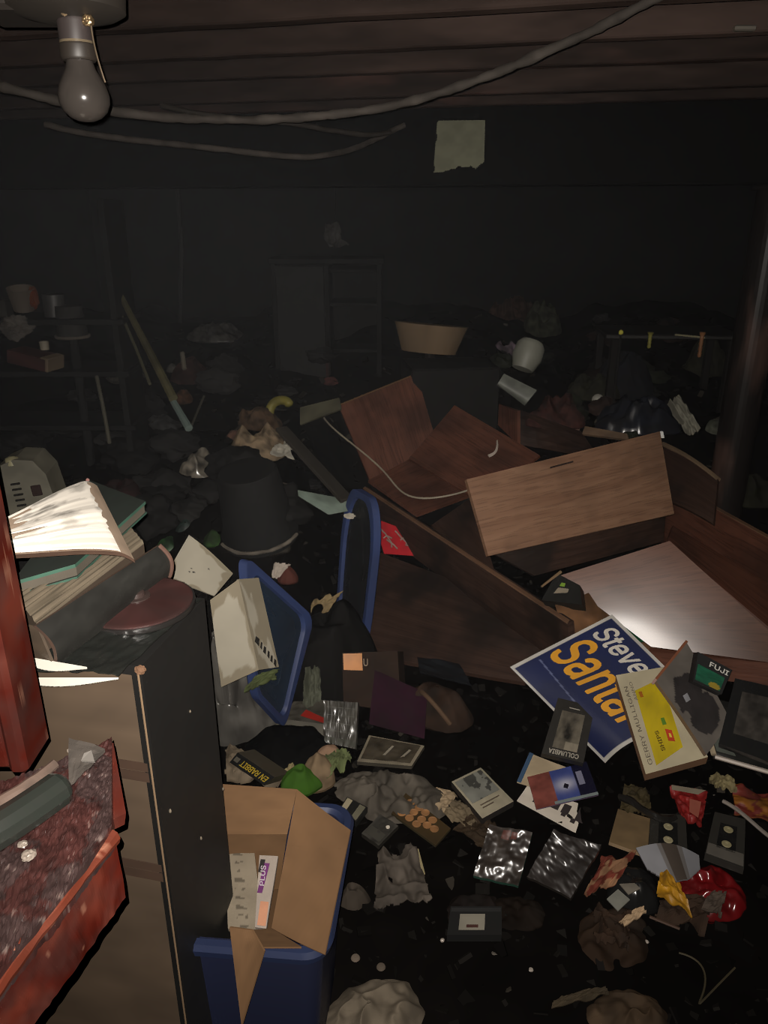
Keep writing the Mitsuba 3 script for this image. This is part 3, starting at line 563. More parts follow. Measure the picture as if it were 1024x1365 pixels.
flap('floor', np.array([W(290, 1300, .40), W(372, 1250, .40), W(372, 1130, .40), W(290, 1130, .40)]), .6)
q = np.array([W(304, 1238, .47), W(352, 1240, .47), W(338, 1126, .52), W(300, 1124, .52)])
def typed(u, v): return np.array([.18, .15, .11]) * np.where((np.sin(v * 60) > .3) & (meshkit.noise(np.stack([u * 14, v * 40, 0 * u], -1), 3) > .5) & (u > .25) & (u < .6), .45, .95)[:, None]
sheet('paper_stack', 'cream papers with faint handwriting inside the cardboard box', 'papers', q, .012, typed, (40, 60), waves(.006, 2, 4, 3), dirt=.15)
q = np.array([W(340, 1236, .50), W(355, 1238, .50), W(371, 1142, .545), W(346, 1140, .545)])
mk, _s = sheet('magazine', 'white magazine with a purple title strip standing in the cardboard box', 'magazine', q, .008, (.25, .21, .18), (10, 24), waves(.004, 1, 3, 3), m='satin', dirt=.15)
patch(q, [(.02, .45), (.35, .45), (.62, .88), (.30, .88)], (.10, .022, .10), mk, label='purple strip', off=.004)
patch(q, [(.2, .02), (.95, .02), (.9, .34), (.3, .34)], (.36, .17, .10), mk, label='salmon pink panel', off=.004)
patch(q, [(.0, .74), (.3, .74), (.35, .93), (.1, .93)], (.015, .012, .012), mk, off=.004)
lettering(q, 'PLUS', (.14, .55, .44, .84), (.35, .3, .33), mk, rot=90, off=.005)

# blue tote lids
def tote_lid(label, q, k, inner, flip=False):
    q = np.array(q); key = TH('tote_lid', label, 'lid', None); n = nrm(q)
    a, b = q[1] - q[0], q[3] - q[0]; cr = .34 if flip else .12; la, lb = np.linalg.norm(a), np.linalg.norm(b)
    def ring(g, h, r):
        R_ = rrect(g / la, 1 - g / la, g / lb, 1 - g / lb, cr, 9); return bil(q, R_[:, 0], R_[:, 1]) + n * h
    P(key, 'panel', loft([ring(.025, -.006, 0), ring(.022, 0, 0), ring(.05, .001, 0), ring(.055, -.003, 0), ring(.3 * min(la, lb), -.003, 0), ring(.3 * min(la, lb), -.008, 0), ring(.05, -.008, 0)][::-1]), 'satin', np.array(inner), dirt=.5, sc=9, smooth=40, label='soot-stained inner panel')
    P(key, 'rim', loft([ring(0, -.022, 0), ring(-.006, -.02, 0), ring(-.006, .010, 0), ring(.002, .016, 0), ring(.012, .014, 0), ring(.022, .006, 0), ring(.024, -.004, 0), ring(.02, -.02, 0)], True), 'satin', BLUE * k, dirt=.3, sc=14, smooth=40, label='blue rim')
    return key
l1 = tote_lid('blue tote lid standing on edge against the white box beside the bookcase', [D(374, 966, 2.30), D(336, 925, 2.13), D(322, 742, 2.22), D(411, 822, 2.47)][::1], 1.35, BLUE * [.6, .7, .45])
q = [D(484, 868, 2.78), D(461, 862, 2.94), D(470, 672, 3.02), D(500, 690, 2.82)]
l2 = tote_lid('sooty dark blue tote lid standing upright nearly edge-on in front of the bed rail', [D(486, 884, 2.76), D(450, 868, 3.02), D(466, 646, 3.05), D(510, 672, 2.80)], 1.35, (.011, .012, .014), True)

# white boxes
WH = np.array([.29, .265, .21])
def stained(k=1.0, thr=.5, seed=3):
    def fn(u, v):
        g = meshkit.fbm(np.stack([u * 1.7, v * 1.7, 0 * u + seed], -1), 4, seed); e = np.minimum(np.minimum(u, 1 - u), np.minimum(v, 1 - v))
        m = np.clip((g + .35 * np.clip(.18 - e, 0, 1) / .18 - thr - .06) / .05, 0, 1)[:, None]
        return WH * k * (1 - m) + WH * [.66, .62, .56] * k * m
    return fn
wb = TH('white_box', 'flattened white cardboard box with a black stamp leaning against the blue lid', 'cardboard box')
w0 = [D(295, 916, 2.02), D(345, 893, 2.0), D(318, 772, 2.12), D(280, 800, 2.10)]
s = Slab(np.array(w0), .01, 30, 40, lambda u, v: .0 * u); P(wb, 'front', s.mesh, 'matte', s.col(stained(1.05, .60, 2), WH * .5), dirt=.1, sc=8)
w1 = [w0[1], D(372, 889, 2.06), D(345, 770, 2.17), w0[2]]
s = Slab(np.array(w1), .01, 24, 40); P(wb, 'side', s.mesh, 'matte', s.col(stained(.8, .50, 5), WH * .5), dirt=.15, sc=8)
wq = np.array([D(340, 853, 2.03), D(370, 890, 2.056), D(371, 880, 2.058), D(342, 843, 2.032)]) + [0, -.012, .004]
for i_, (a, b) in enumerate(((.02, .2), (.25, .33), (.38, .5), (.56, .66), (.7, .8), (.85, .97))):
    patch(wq, [(a, .0 + .1 * (i_ % 2)), (b, .05), (b - .03, .9), (a, .75 + .1 * (i_ % 2))], (.01, .009, .008), wb, 'stamp', label='black stamped mark' if i_ == 0 else None, n=2, dirt=0)
q = np.array([D(217, 773, 2.12), D(286, 793, 2.12), D(311, 763, 2.22), D(252, 713, 2.25)])
def spot(u, v):
    c = stained(1.0, .62, 4)(u, v)
    for a, b, r in ((.62, .62, .018), (.43, .36, .022), (.36, .33, .016), (.36, .42, .014)): c = np.where((np.hypot(u - a, v - b) < r)[:, None], .02, c)
    return c
sheet('white_card', 'square piece of stained white card with dark specks beside the tin', 'card', q, .006, spot, (60, 60), lambda u, v: .010 * np.sin(u * 4), lambda u, v: v > .07 * np.sin(u * 5.5), dirt=.05)
q = np.array([D(205, 905, 1.62), D(268, 905, 1.62), D(268, 790, 1.70), D(215, 790, 1.70)])
S('soot_carton', 'black sooty carton behind the bookcase holding up the white card', 'carton', cbox((.34, .24, .60), (-.80, 2.30, float(ground(-.80, 2.30)) - .02), rot(-12), .006), 'soot', (.012, .011, .0105), dirt=.2)
S('plastic_bag', 'crumpled greyish clear plastic bag below the white box beside the bookcase', 'bag', mound(W(312, 975, .06) * [1, 1, 0] + [0, 0.06, .05], .17, .15, .40, 4, amp=.7, sc=4.2, nr=44, na=110), 'gloss', lambda p: np.array([.085, .080, .072]) * (.4 + 1.2 * meshkit.fbm(p * 9, 3, 4))[:, None], smooth=True, dirt=.55, sc=12)
q = np.array([D(322, 926, 2.03), D(368, 905, 2.0), D(372, 890, 2.05), D(338, 902, 2.07)])
sheet('green_strip', 'mouldy green strip of card under the white box', 'card', q, .004, (.07, .085, .035), (20, 12), crumple(.006, 3, 3), torn(3, .25), dirt=.5)
S('black_bin_bag', 'shiny black bin bag slumped between the tote and the grey cases', 'bag', mound(W(385, 1003, .06), .17, .14, .08, 8, amp=.5, sc=2.4), 'soot', (.004, .004, .004), smooth=True, dirt=0)

# ================================================================== cases, tapes and papers on the floor (z of each found on the soot)
def lay(px, dz=0.006, tilt=(0, 0, 0, 0)):
    c = np.mean(px, 0); z = zg(c[0], c[1], dz); return quad(px, [z + t for t in tilt])
def solid(name, label, cat, q, t, top, edge, m='satin', n=(30, 30), group=None, dirt=.3, curl=None, sc=22):
    """a closed case: a face with printed art on a body of thickness t"""
    key = TH(name, label, cat, group); s = Slab(q, t, n[0], n[1], curl)
    put(key, s.mesh, m, s.col(top, edge), dirt=dirt, sc=sc, smooth=curl is not None); return key
def shiny(base, seed, hi=.0):
    return lambda u, v: np.array(base) * (.4 + 1.3 * meshkit.fbm(np.stack([u * 3, v * 3, 0 * u + seed], -1), 3, seed))[:, None]
grey = L(88, 84, 76, 1.15)
q = lay([(362, 972), (433, 985), (433, 934), (392, 936)], .03, (0, 0, .01, .01))
k = solid('film_case', 'grey film case with a red stripe lying left of the striped case', 'case', q, .016, shiny(grey * .5, 3), L(70, 68, 60), m='wet', curl=waves(.006, 5, 9, 3), n=(40, 30))
patch(q, [(.42, .50), (.98, .36), (.98, .50), (.5, .70)], L(150, 40, 32, .8), k, label='red stripe', curl=None, off=.006)
patch(q, R4(.03, .05, .97, .34), L(112, 108, 98, .8), k, label='pale lower band', off=.005)
q = lay([(433, 990), (475, 999), (478, 937), (433, 934)], .07, (-.03, -.03, .07, .07)); CW = lambda u, v: .012 * meshkit.fbm(np.stack([u * 9, v * 3, 0 * u], -1), 2, 13) + .005 * meshkit.noise(np.stack([u * 16, v * 5, 0 * u], -1), 15)
k = solid('film_case', 'dark grey striped film case beside the one with a red stripe', 'case', q, .02, shiny(grey * .35, 5), L(60, 60, 54), m='wrap', curl=CW, n=(70, 70))
for v0 in np.arange(.30, .85, .18): patch(q, R4(.08, v0, .92, v0 + .015), L(90, 90, 82, .8), k, 'printed_line', off=.0008, n=12, curl=CW)
patch(q, R4(.02, .02, .98, .16), L(72, 72, 64, .8), k, 'spine', off=.0008, n=12, curl=CW)
q = lay([(476, 1015), (549, 1021), (566, 994), (492, 980)], .03)
k = solid('photo_case', 'pale framed case with a dim brown photo lying above the grey rag', 'case', q, .014, L(120, 112, 96, 1.1), L(60, 56, 48), m='satin')
patch(q, R4(.05, .09, .95, .93), lambda u, v: L(62, 56, 46, 1) * (.4 + 1.2 * meshkit.fbm(np.stack([u * 5, v * 3, 0 * u], -1), 3, 8))[:, None], k, 'cover', m='wet', n=24, curl=waves(.006, 9, 5, 3))
for a, b in ((.40, .3), (.72, .25)): patch(q, [(a, b), (a + .05, b), (a + .12, b + .4), (a + .08, b + .42)], L(140, 132, 118), k, 'pale_mark', off=.004, n=4)
q = lay([(643, 1091), (685, 1068), (641, 1023), (602, 1042)], .05)
k = solid('white_case', 'white bordered case with a grey cloud picture and small print', 'case', q, .022, L(150, 142, 122, 1.0), (.02, .017, .015))
patch(q, R4(.06, .36, .94, .95), lambda u, v: np.where((meshkit.fbm(np.stack([u * 4, v * 4, 0 * u], -1), 3, 6) + .25 * (v - .5) - .3 * (u < .3) > .5)[:, None], L(66, 66, 62), L(120, 120, 112)), k, 'picture', n=30)
for v0, u1 in ((.24, .8), (.17, .55)): patch(q, R4(.2, v0, u1, v0 + .025), L(95, 84, 70), k, 'printed_line', n=2)
q = lay([(689, 1043), (745, 1060), (761, 1026), (706, 1004)], .015)
k, _s = sheet('leaflet', 'cream leaflet with a blue edge under the blue leaflet', 'leaflet', q, .002, L(178, 160, 132, 1.0), (14, 14), waves(.004, 2, 2, 3), m='satin', dirt=.2)
patch(q, R4(0.0, .0, .10, 1), L(62, 84, 110), k, 'blue_edge', off=.004)
q = lay([(689, 1068), (783, 1119), (800, 1081), (703, 1048)], .012)
k, _s = sheet('leaflet', 'white leaflet with dark block pictures lowest of the leaflet pile', 'leaflet', q, .002, L(196, 186, 172, 1.05), (14, 14), waves(.004, 2, 2, 5), m='satin', dirt=.12)
for a, b, c, d in ((.42, .42, .52, .72), (.56, .40, .66, .78), (.58, .30, .64, .42), (.76, .35, .87, .85), (.72, .22, .78, .38), (.18, .30, .32, .42)): patch(q, R4(a, b, c, d), L(56, 50, 50), k, 'picture', off=.004, n=4)
patch(q, R4(.28, .55, .40, .72), L(60, 110, 110), k, 'picture', off=.004, n=4)
q = lay([(715, 1079), (798, 1060), (782, 1016), (703, 1036)], .035)
def flyer(u, v):
    g = meshkit.fbm(np.stack([u * 6, v * 5, 0 * u], -1), 3, 4)[:, None]
    c = np.where((u < .36)[:, None], L(120, 66, 58) * (.45 + g), np.where((u < .72)[:, None], L(60, 72, 130) * (1 - np.exp(-((u - .55) ** 2 + (v - .5) ** 2) / .03))[:, None] + L(175, 175, 190) * np.exp(-((u - .55) ** 2 + (v - .5) ** 2) / .03)[:, None], L(18, 18, 40)))
    return c
k, _s = sheet('leaflet', 'blue glossy leaflet with a reddish picture on top of the leaflet pile', 'leaflet', q, .003, flyer, (60, 40), waves(.003, 2, 2, 8), m='satin', dirt=.15)
patch(q, [(.50, .42), (.56, .36), (.60, .46), (.54, .53)], L(24, 22, 36), k, 'diamond', off=.003, n=2)
patch(q, R4(.76, .38, .86, .78), L(120, 120, 140), k, 'panel', off=.003, n=2)
patch(q, R4(.30, .0, 1.0, .08), L(120, 130, 130), k, 'edge_strip', off=.003, n=4)
q = lay([(631, 1168), (691, 1184), (710, 1112), (653, 1102)], .07, (-.02, -.02, .04, .04)); CW = lambda u, v: .018 * meshkit.fbm(np.stack([u * 4, v * 5, 0 * u], -1), 2, 3) + .006 * meshkit.noise(np.stack([u * 10, v * 12, 0 * u], -1), 5)
k = solid('glossy_case', 'shrink-wrapped case with a green edge and bright wet glints', 'case', q, .016, shiny(L(44, 38, 34), 4), L(40, 72, 60), m='wrap', curl=CW, n=(90, 90), dirt=.1)
for a, b, c, d in ((.34, .78, .52, .95), (.55, .80, .68, .93)): patch(q, R4(a, b, c, d), L(82, 50, 44), k, 'picture', off=.001, n=8, curl=CW)
q = lay([(703, 1171), (761, 1199), (802, 1130), (739, 1109)], .07, (-.02, -.02, .04, .04)); CW = lambda u, v: .016 * meshkit.fbm(np.stack([u * 3, v * 6 + u * 3, 0 * u], -1), 2, 13) + .007 * meshkit.noise(np.stack([u * 6, v * 16 + u * 5, 0 * u], -1), 15)
k = solid('glossy_case', 'black shrink-wrapped case with long wavy reflections right of the green edged one', 'case', q, .016, shiny(L(34, 30, 28), 7), L(40, 36, 32), m='wrap', curl=CW, n=(90, 90), dirt=.1)
# Columbia box: lies upside down to the camera
q = np.array([W(793, 942, .23), W(744, 930, .24), W(722, 1004, .15), W(778, 1017, .14)])
k = solid('video_box', 'black video box with a grey portrait and pale capitals lying upside down by the sign', 'video box', q, .026, (.022, .02, .017), (.016, .014, .012), n=(30, 30))
def portrait(u, v):
    g = meshkit.fbm(np.stack([u * 5, v * 6, 0 * u], -1), 3, 9); f_ = np.exp(-((u - .5) ** 2 / .06 + (v - .5) ** 2 / .10))
    return L(120, 112, 98, .9) * np.clip(.25 + .7 * g - .5 * f_ + .55 * (v > .78) * (u < .55), .06, 1.1)[:, None]
patch(q, R4(.20, .20, .80, .86), portrait, k, 'portrait', n=40, label='grey portrait print')
lettering(q, 'COLUMBIA', (.14, .885, .86, .965), L(150, 144, 132), k)
patch(q, R4(.36, .12, .64, .135), L(150, 144, 132), k, 'printed_line', n=2)
# coin card
q = lay([(522, 1084), (581, 1127), (601, 1104), (541, 1057)], .03)
k = solid('coin_card', 'dark card carrying rows of bronze coins', 'card', q, .008, L(58, 46, 28), L(52, 46, 30), n=(16, 16), dirt=.25)
n_ = nrm(q); ex = (q[1] - q[0]) / np.linalg.norm(q[1] - q[0]); ey = np.cross(n_, ex); Rm = np.stack([ex, ey, n_], 1)
for a, b in ((.18, .80), (.36, .84), (.16, .52), (.33, .56), (.50, .84), (.52, .52), (.68, .78), (.16, .24), (.33, .26), (.50, .24), (.80, .52), (.66, .46)):
    P(k, 'coin', lathe([(0, 0), (.0135, 0), (.014, .001), (.0135, .003), (.011, .003), (.0105, .0024), (0, .0024)], 18, bil(q, a, b) + n_ * .0005, Rm), 'satin', L(150, 108, 70, 1.0) * rng.uniform(.7, 1.2), dirt=.35, sc=60)
q = lay([(482, 1111), (505, 1128), (531, 1101), (507, 1086)], .03)
k = solid('cassette', 'small dark cassette case with a bright glint left of the coin card', 'cassette', q, .014, shiny(L(56, 54, 50), 3), L(40, 38, 34), m='wet', curl=waves(.004, 5, 5, 3)); patch(q, R4(.1, .1, .9, .45), L(62, 60, 54), k, n=6, off=.003)
P(k, 'hub', lathe([(0, 0), (.006, 0), (.006, .003), (0, .003)], 12, bil(q, .72, .72) + nrm(q) * .003), 'gloss', L(200, 190, 175))
q = lay([(452, 1079), (475, 1096), (490, 1076), (463, 1062)], .03)
k = solid('video_tape', 'black tape with two pale labels at the corner of the blue tote', 'video tape', q, .02, (.012, .012, .011), (.012, .012, .011)); patch(q, R4(.04, .06, .30, .94), L(150, 140, 116), k); patch(q, R4(.66, .06, .94, .94), L(104, 100, 84), k)
q = lay([(555, 1168), (567, 1165), (558, 1131), (547, 1134)], .03)
sheet('label_strip', 'narrow cream label strip on the dark floor below the coin card', 'label', q, .002, L(140, 128, 98), (4, 10), dirt=.2)
# black vhs with white label
def vhs(label, q, t=.024, case=(.012, .012, .012), window=True, lab=None, hub=(.24, .22, .17), labc=(.26, .25, .21)):
    k = TH('video_tape', label, 'video tape'); s = Slab(q, t, 10, 10); put(k, s.mesh, 'satin', s.col(case, np.array(case) * .9), dirt=.2)
    nn = nrm(q); ex = q[1] - q[0]; ex = ex / np.linalg.norm(ex); R_ = np.stack([ex, np.cross(nn, ex), nn], 1)
    if window:
        patch(q, R4(.22, .24, .78, .76), (.009, .009, .009), k, 'window', m='gloss', dirt=0, n=4)
        for a in (.34, .66): P(k, 'hub', lathe([(0, 0), (.013, 0), (.0135, .002), (.012, .003), (.006, .003), (.005, .001), (0, .001)], 20, bil(q, a, .5) + nn * .001, R_), 'satin', hub, dirt=.25)
    if lab: patch(q, R4(*lab), labc, k, 'label', label='paper label')
    return k
q = lay([(596, 1246), (669, 1246), (669, 1208), (601, 1208)], .03)
k = vhs('black video tape with a white label alone on the dark floor at the bottom', q, window=False)
patch(q, R4(.20, .16, .68, .72), L(125, 120, 108, 1.0), k, 'label', label='white paper label')
patch(q, R4(.34, .24, .56, .34), L(70, 44, 40), k, 'smudge', off=.001, n=3)
patch(q, R4(.02, .80, .98, .94), (.022, .022, .022), k, 'ridge')
# heaps of cloth and paper
S('grey_rag', 'crumpled wet grey rag right of the tote and left of the coin card', 'rag', mound(W(520, 1070, .055), .20, .12, .09, 5, -12, amp=.8, sc=4.5, nr=44, na=110), 'matte', lambda p: L(84, 78, 70) * (.3 + 1.1 * meshkit.fbm(p * 13, 4, 4))[:, None], smooth=True, dirt=.6, sc=14)
q = lay([(497, 1220), (578, 1212), (556, 1136), (504, 1138)], .035)
sheet('wrinkled_paper', 'wrinkled dark grey paper with a small burn hole beside the tote', 'paper', q, .003, lambda u, v: L(82, 75, 68) * (.45 + .9 * meshkit.fbm(np.stack([u * 4, v * 5, 0 * u], -1), 3, 4))[:, None], (50, 50), crumple(.035, 2.2, 6), lambda u, v: torn(6, .12)(u, v) & (np.hypot(u - .3, v - .42) > .05), dirt=.45, smooth=True)
for px, lb, c, sd in (([(565, 1072), (592, 1084), (612, 1060), (578, 1050)], 'torn beige paper scrap above the coin card', L(140, 122, 98), 3), ([(590, 1088), (628, 1108), (640, 1085), (604, 1066)], 'sooty tan paper scrap right of the coin card', L(100, 88, 70), 5), ([(600, 1105), (650, 1135), (665, 1105), (640, 1080)], 'dark brown sodden paper under the white bordered case', L(50, 40, 30), 7)):
    sheet('paper_scrap', lb, 'paper', lay(px, .02), .002, c, (24, 24), crumple(.012, 3, sd), torn(sd, .12), dirt=.4)
# spine with yellow lettering
q = np.array([W(355, 1046, .19), W(306, 1016, .22), W(314, 1004, .23), W(366, 1035, .20)])
q = np.array([W(366, 1036, .20), W(317, 1003, .23), W(306, 1016, .19), W(352, 1047, .17)])
k = solid('video_box', 'video box showing a black spine with yellow letters behind the cardboard flap', 'video box', q, .10, (.008, .008, .0075), L(70, 64, 52), n=(12, 6), dirt=.15)
lettering(q, 'EN RABBIT', (.06, .26, .78, .78), L(150, 128, 40), k); patch(q, R4(.84, .3, .96, .7), L(80, 76, 68), k, 'mark')
q = lay([(300, 1046), (378, 1050), (345, 1020), (300, 995)], .03)
sheet('pale_wrapper', 'pale crumpled wrapper under the black spine box', 'wrapper', q, .003, L(110, 98, 82), (30, 30), crumple(.03, 2.5, 3), torn(3, .1), dirt=.35)
S('green_cloth', 'bright green folded cloth at the top edge of the cardboard box', 'cloth', mound(W(402, 1046, .12), .07, .045, .07, 3, 10, amp=.5), 'matte', L(76, 118, 42, .5), smooth=True, dirt=.2)
S('tan_cloth', 'tan cloth bundled against the green cloth by the box', 'cloth', mound(W(424, 1040, .10), .055, .045, .11, 6, 30, amp=.45), 'matte', lambda p: L(132, 112, 88) * (.4 + .9 * meshkit.fbm(p * 22, 3, 4))[:, None], smooth=True, dirt=.35)
S('tan_cloth', 'pinkish tan scrap above the green cloth', 'cloth', mound(W(437, 1013, .08), .05, .04, .06, 9, 30, amp=.45), 'matte', L(132, 106, 86), smooth=True, dirt=.35)
q = lay([(430, 1043), (470, 1020), (462, 1003), (425, 1018)], .05)
sheet('green_scrap', 'dull green scrap of fabric right of the green cloth', 'cloth', q, .003, L(92, 100, 66), (24, 24), crumple(.03, 3, 3), torn(8, .15), dirt=.5)
q = lay([(365, 1038), (392, 1046), (398, 1034), (390, 1018)], .05)
sheet('cream_scrap', 'small cream paper scrap between the spine box and the green cloth', 'paper', q, .003, L(138, 126, 92), (16, 16), crumple(.015, 3, 4), torn(4, .15), dirt=.3)
for (px, py, rx, h, c, lb, rz) in ((492, 1362, .14, .07, L(112, 102, 88), 'pale crumpled cloth at the bottom edge right of the tote', 20), (818, 1250, .12, .06, L(44, 33, 25), 'dark brown sodden cloth below the cassette with two labels', 40), (840, 1352, .10, .05, L(70, 56, 42), 'brown rag at the bottom edge', 0), (470, 1200, .05, .06, L(56, 50, 44), 'small sooty rag against the tote', 0), (640, 1215, .10, .03, (.012, .009, .008), 'flat black rag under the lone video tape', 0), (690, 1215, .08, .03, L(24, 18, 14), 'blackened rag below the glossy cases', 0)):
    z = zg(px, py); S('rag', lb, 'rag', mound(W(px, py, z) - [0, 0, .01], rx, rx * .7, h, int(px), rz, amp=.85, sc=4.5, nr=44, na=110), 'matte', (lambda c: (lambda p: np.asarray(c) * (.35 + 1.1 * meshkit.fbm(p * 12, 3, 4))[:, None]))(c), smooth=True, dirt=.5, sc=12)
q = lay([(735, 1345), (812, 1326), (805, 1316), (738, 1334)], .03)
sheet('paper_strip', 'dim grey paper strip near the bottom edge', 'paper', q, .003, L(62, 54, 42), (20, 8), crumple(.01, 3, 3), dirt=.4)
for px, py in ((474, 1278), (508, 1290), (590, 1254), (708, 1293), (862, 1256), (520, 1322)):
    S('beads_and_glints', {474: 'dull ring-like bead near the tote', 508: 'pale wet bead below the wrinkled paper', 590: 'pale lump painted as a tiny wet glint left under the lone video tape', 708: 'pale lump painted as a tiny wet glint on the black floor at the bottom', 862: 'pale lump painted as a tiny glint below the tan strip', 520: 'tiny bead above the pale cloth'}[px], 'bead', lathe([(.004, 0), (.010, .001), (.012, .004), (.010, .007), (.004, .008)], 14, W(px, py, zg(px, py)) - [0, 0, .001]) if px < 520 else lump(W(px, py, zg(px, py)), (.006, .006, .005), px, sub=2), 'wet', L(96, 86, 76) if px < 520 else L(160, 150, 140))  # the glints are lumps with the sparkle put into their pale colour
# ================================================================== the sign and the right-hand cluster
q = np.array([W(680, 889, .27), W(805, 1010, .14), W(935, 936, .31), W(816, 819, .455)])
sg = TH('yard_sign', 'blue yard sign with white and yellow lettering and white border', 'sign')
curl = lambda u, v: -.03 * np.clip((.25 - v) / .25, 0, 1) ** 2 * u * 2
def signart(u, v):
    b = (u < .030) | (v < .022) | (u > .97) | (v > .972); c = np.where(b[:, None], L(176, 172, 165, .95), L(24, 33, 74, .8))
    w = np.abs(v - (.235 - .12 * (u - .1))) < .006; return np.where((w & (u > .06) & (u < .7))[:, None], L(84, 90, 120), c)
s = Slab(q, .004, 120, 120, curl); put(sg, s.mesh, 'satin', s.col(signart, L(150, 146, 140)), dirt=.22, sc=12)
lettering(q, 'Steve', (.085, .73, .58, .935), L(184, 178, 168), sg, shear=.08, label='white lettering')
lettering(q, 'Santar', (.065, .31, .90, .71), L(188, 132, 34, 1.1), sg, shear=.05, label='large yellow lettering', off=.0008)

mq = np.array([W(861, 1032, .20), W(944, 1009, .25), W(884, 889, .375), W(821, 900, .355)])
mb = TH('record_box', 'white box set with a yellow label and grey capitals lying below the sign', 'box set')
s = Slab(mq, .05, 30, 30); put(mb, s.mesh, 'matte', s.col(lambda u, v: L(172, 162, 136, 1.0) * (.86 + .2 * meshkit.fbm(np.stack([u * 4, v * 4, 0 * u], -1), 3, 4))[:, None], L(112, 86, 66)), dirt=.18, sc=10)
inv = lambda px, py: None
from scipy.optimize import fsolve
def uv_of(q, px, py):
    """where the sight line through a pixel meets the quad"""
    d = ray(px, py)
    def f(x):
        p = bil(q, np.array(x[0]), np.array(x[1])) - EYE; return [p[0] * d[1] - p[1] * d[0], p[2] * d[1] - p[1] * d[2]]
    return tuple(fsolve(f, [.5, .5]))
patch(mq, [(.20, .05), (.70, .15), (.86, .88), (.27, .80)], lambda u, v: L(178, 156, 22, .95) * (.85 + .25 * meshkit.fbm(np.stack([u * 3, v * 3, 0 * u], -1), 3, 4))[:, None], mb, 'yellow_label', n=12, label='bright yellow label')
lettering(mq, 'GERRY MULLIGAN', (.085, .07, .155, .86), L(92, 84, 72), mb, rot=90, bold=False)
lettering(mq, 'ANNO', (.21, .70, .27, .90), L(110, 102, 88), mb, rot=90, bold=False)
lettering(mq, 'SHIPS', (.355, .16, .42, .36), L(84, 66, 12), mb, rot=90, off=.0012)
patch(mq, [(.52, .24), (.62, .22), (.64, .33), (.54, .36)], L(176, 60, 30), mb, 'red_logo', off=.001, n=3)
patch(mq, [(.56, .27), (.60, .26), (.60, .30), (.57, .31)], L(200, 170, 60), mb, 'red_logo', off=.0016, n=2)
patch(mq, [(.53, .40), (.60, .40), (.60, .47), (.54, .47)], L(84, 120, 34), mb, 'green_logo', off=.001, n=3)
patch(mq, [(.33, .72), (.39, .72), (.39, .78), (.33, .78)], L(150, 88, 20), mb, 'mark', off=.001, n=2)

bq = np.array([W(873, 905, .42), W(942, 1006, .27), W(975, 962, .34), W(914, 854, .50)])
bk = TH('photo_book', 'grey book of dark figures with brown spine over the white box set', 'book')
def figures(u, v):
    x, y = u, v
    g = meshkit.fbm(np.stack([x * 6, y * 6, 0 * x], -1), 3, 8); m = (np.hypot((x - .42) / .22, (y - .40) / .34) + .5 * (g - .5) < 1) | (np.hypot((x - .72) / .2, (y - .5) / .4) + .5 * (g - .5) < 1)
    return np.where(m[:, None], L(30, 26, 26) * (.6 + g)[:, None], L(88, 82, 76, .95) * (.8 + .3 * g)[:, None])
s = Slab(bq, .022, 50, 40, lambda u, v: .006 * np.sin(np.pi * u)); put(bk, s.mesh, 'satin', s.col(figures, L(112, 92, 76)), dirt=.2)
sp = np.array([W(869, 905, .40), bq[0], bq[3], W(908, 855, .47)]); s = Slab(np.array([bq[0] + [-.012, -.006, -.012], bq[0] + [0, -.002, .004], bq[3] + [0, -.002, .004], bq[3] + [-.012, -.006, -.012]]), .008, 4, 8); P(bk, 'spine', s.mesh, 'satin', L(112, 66, 44), label='brown spine', dirt=.3)
patch(bq, [(.38, .28), (.46, .26), (.48, .38), (.40, .40)], L(120, 120, 124), bk, 'pale_mark', off=.008, n=3)
fq = np.array([W(924, 908, .46), W(962, 926, .42), W(976, 893, .48), W(931, 869, .53)])
fb = solid('tape_pack', 'dark tape pack with white capitals and green picture by the wooden end board', 'tape pack', fq, .03, (.012, .012, .012), (.012, .011, .011), m='satin', dirt=.1)
patch(fq, R4(.05, .08, .90, .62), lambda u, v: np.where((np.hypot(u - .75, v - .15) < .22)[:, None], L(140, 120, 40), L(22, 78, 56) * (.5 + 1.0 * meshkit.fbm(np.stack([u * 4, v * 8, 0 * u], -1), 3, 4))[:, None]), fb, 'picture', n=20, label='green picture')
lettering(fq, 'FUJI', (.38, .72, .95, .90), L(190, 188, 180), fb)
wq = np.array([W(951, 1010, .24), W(1062, 1042, .24), W(1032, 948, .32), W(928, 928, .34)])
wc = solid('open_case', 'open black plastic case with white edges at the right border', 'case', wq, .012, shiny((.014, .014, .013), 3), (.03, .028, .024), m='gloss', n=(30, 30), dirt=.1, curl=waves(.01, 4, 4, 3))
P(wc, 'white_edge', tube([wq[0] + [0, 0, .012], wq[3] + [0, 0, .012]], [.009, .011], 6), 'matte', L(160, 146, 122), label='white left edge', dirt=.3)
P(wc, 'white_edge', tube([wq[0] + [0, -.01, .012], wq[1] + [0, -.01, .012]], .007, 6), 'gloss', L(170, 158, 146), label='white front edge', dirt=.3)
patch(wq, [(.06, .1), (.30, .1), (.22, .55), (.05, .9)], L(70, 74, 68), wc, 'pale_sheet', off=.012, n=10)
pq_ = np.array([W(958, 992, .30), W(1045, 1022, .30), W(1052, 920, .40), W(980, 905, .42)])
pc = solid('photo_album_case', 'black plastic case with a dim grey photo standing at the right border', 'case', pq_, .025, (.013, .013, .013), (.012, .012, .012), m='gloss', dirt=.1, curl=waves(.006, 4, 4, 9))
patch(pq_, R4(.18, .2, .78, .82), lambda u, v: L(58, 54, 50) * (.2 + 1.3 * meshkit.fbm(np.stack([u * 5, v * 7, 0 * u], -1), 3, 5))[:, None], pc, 'photo', n=24, off=.006)
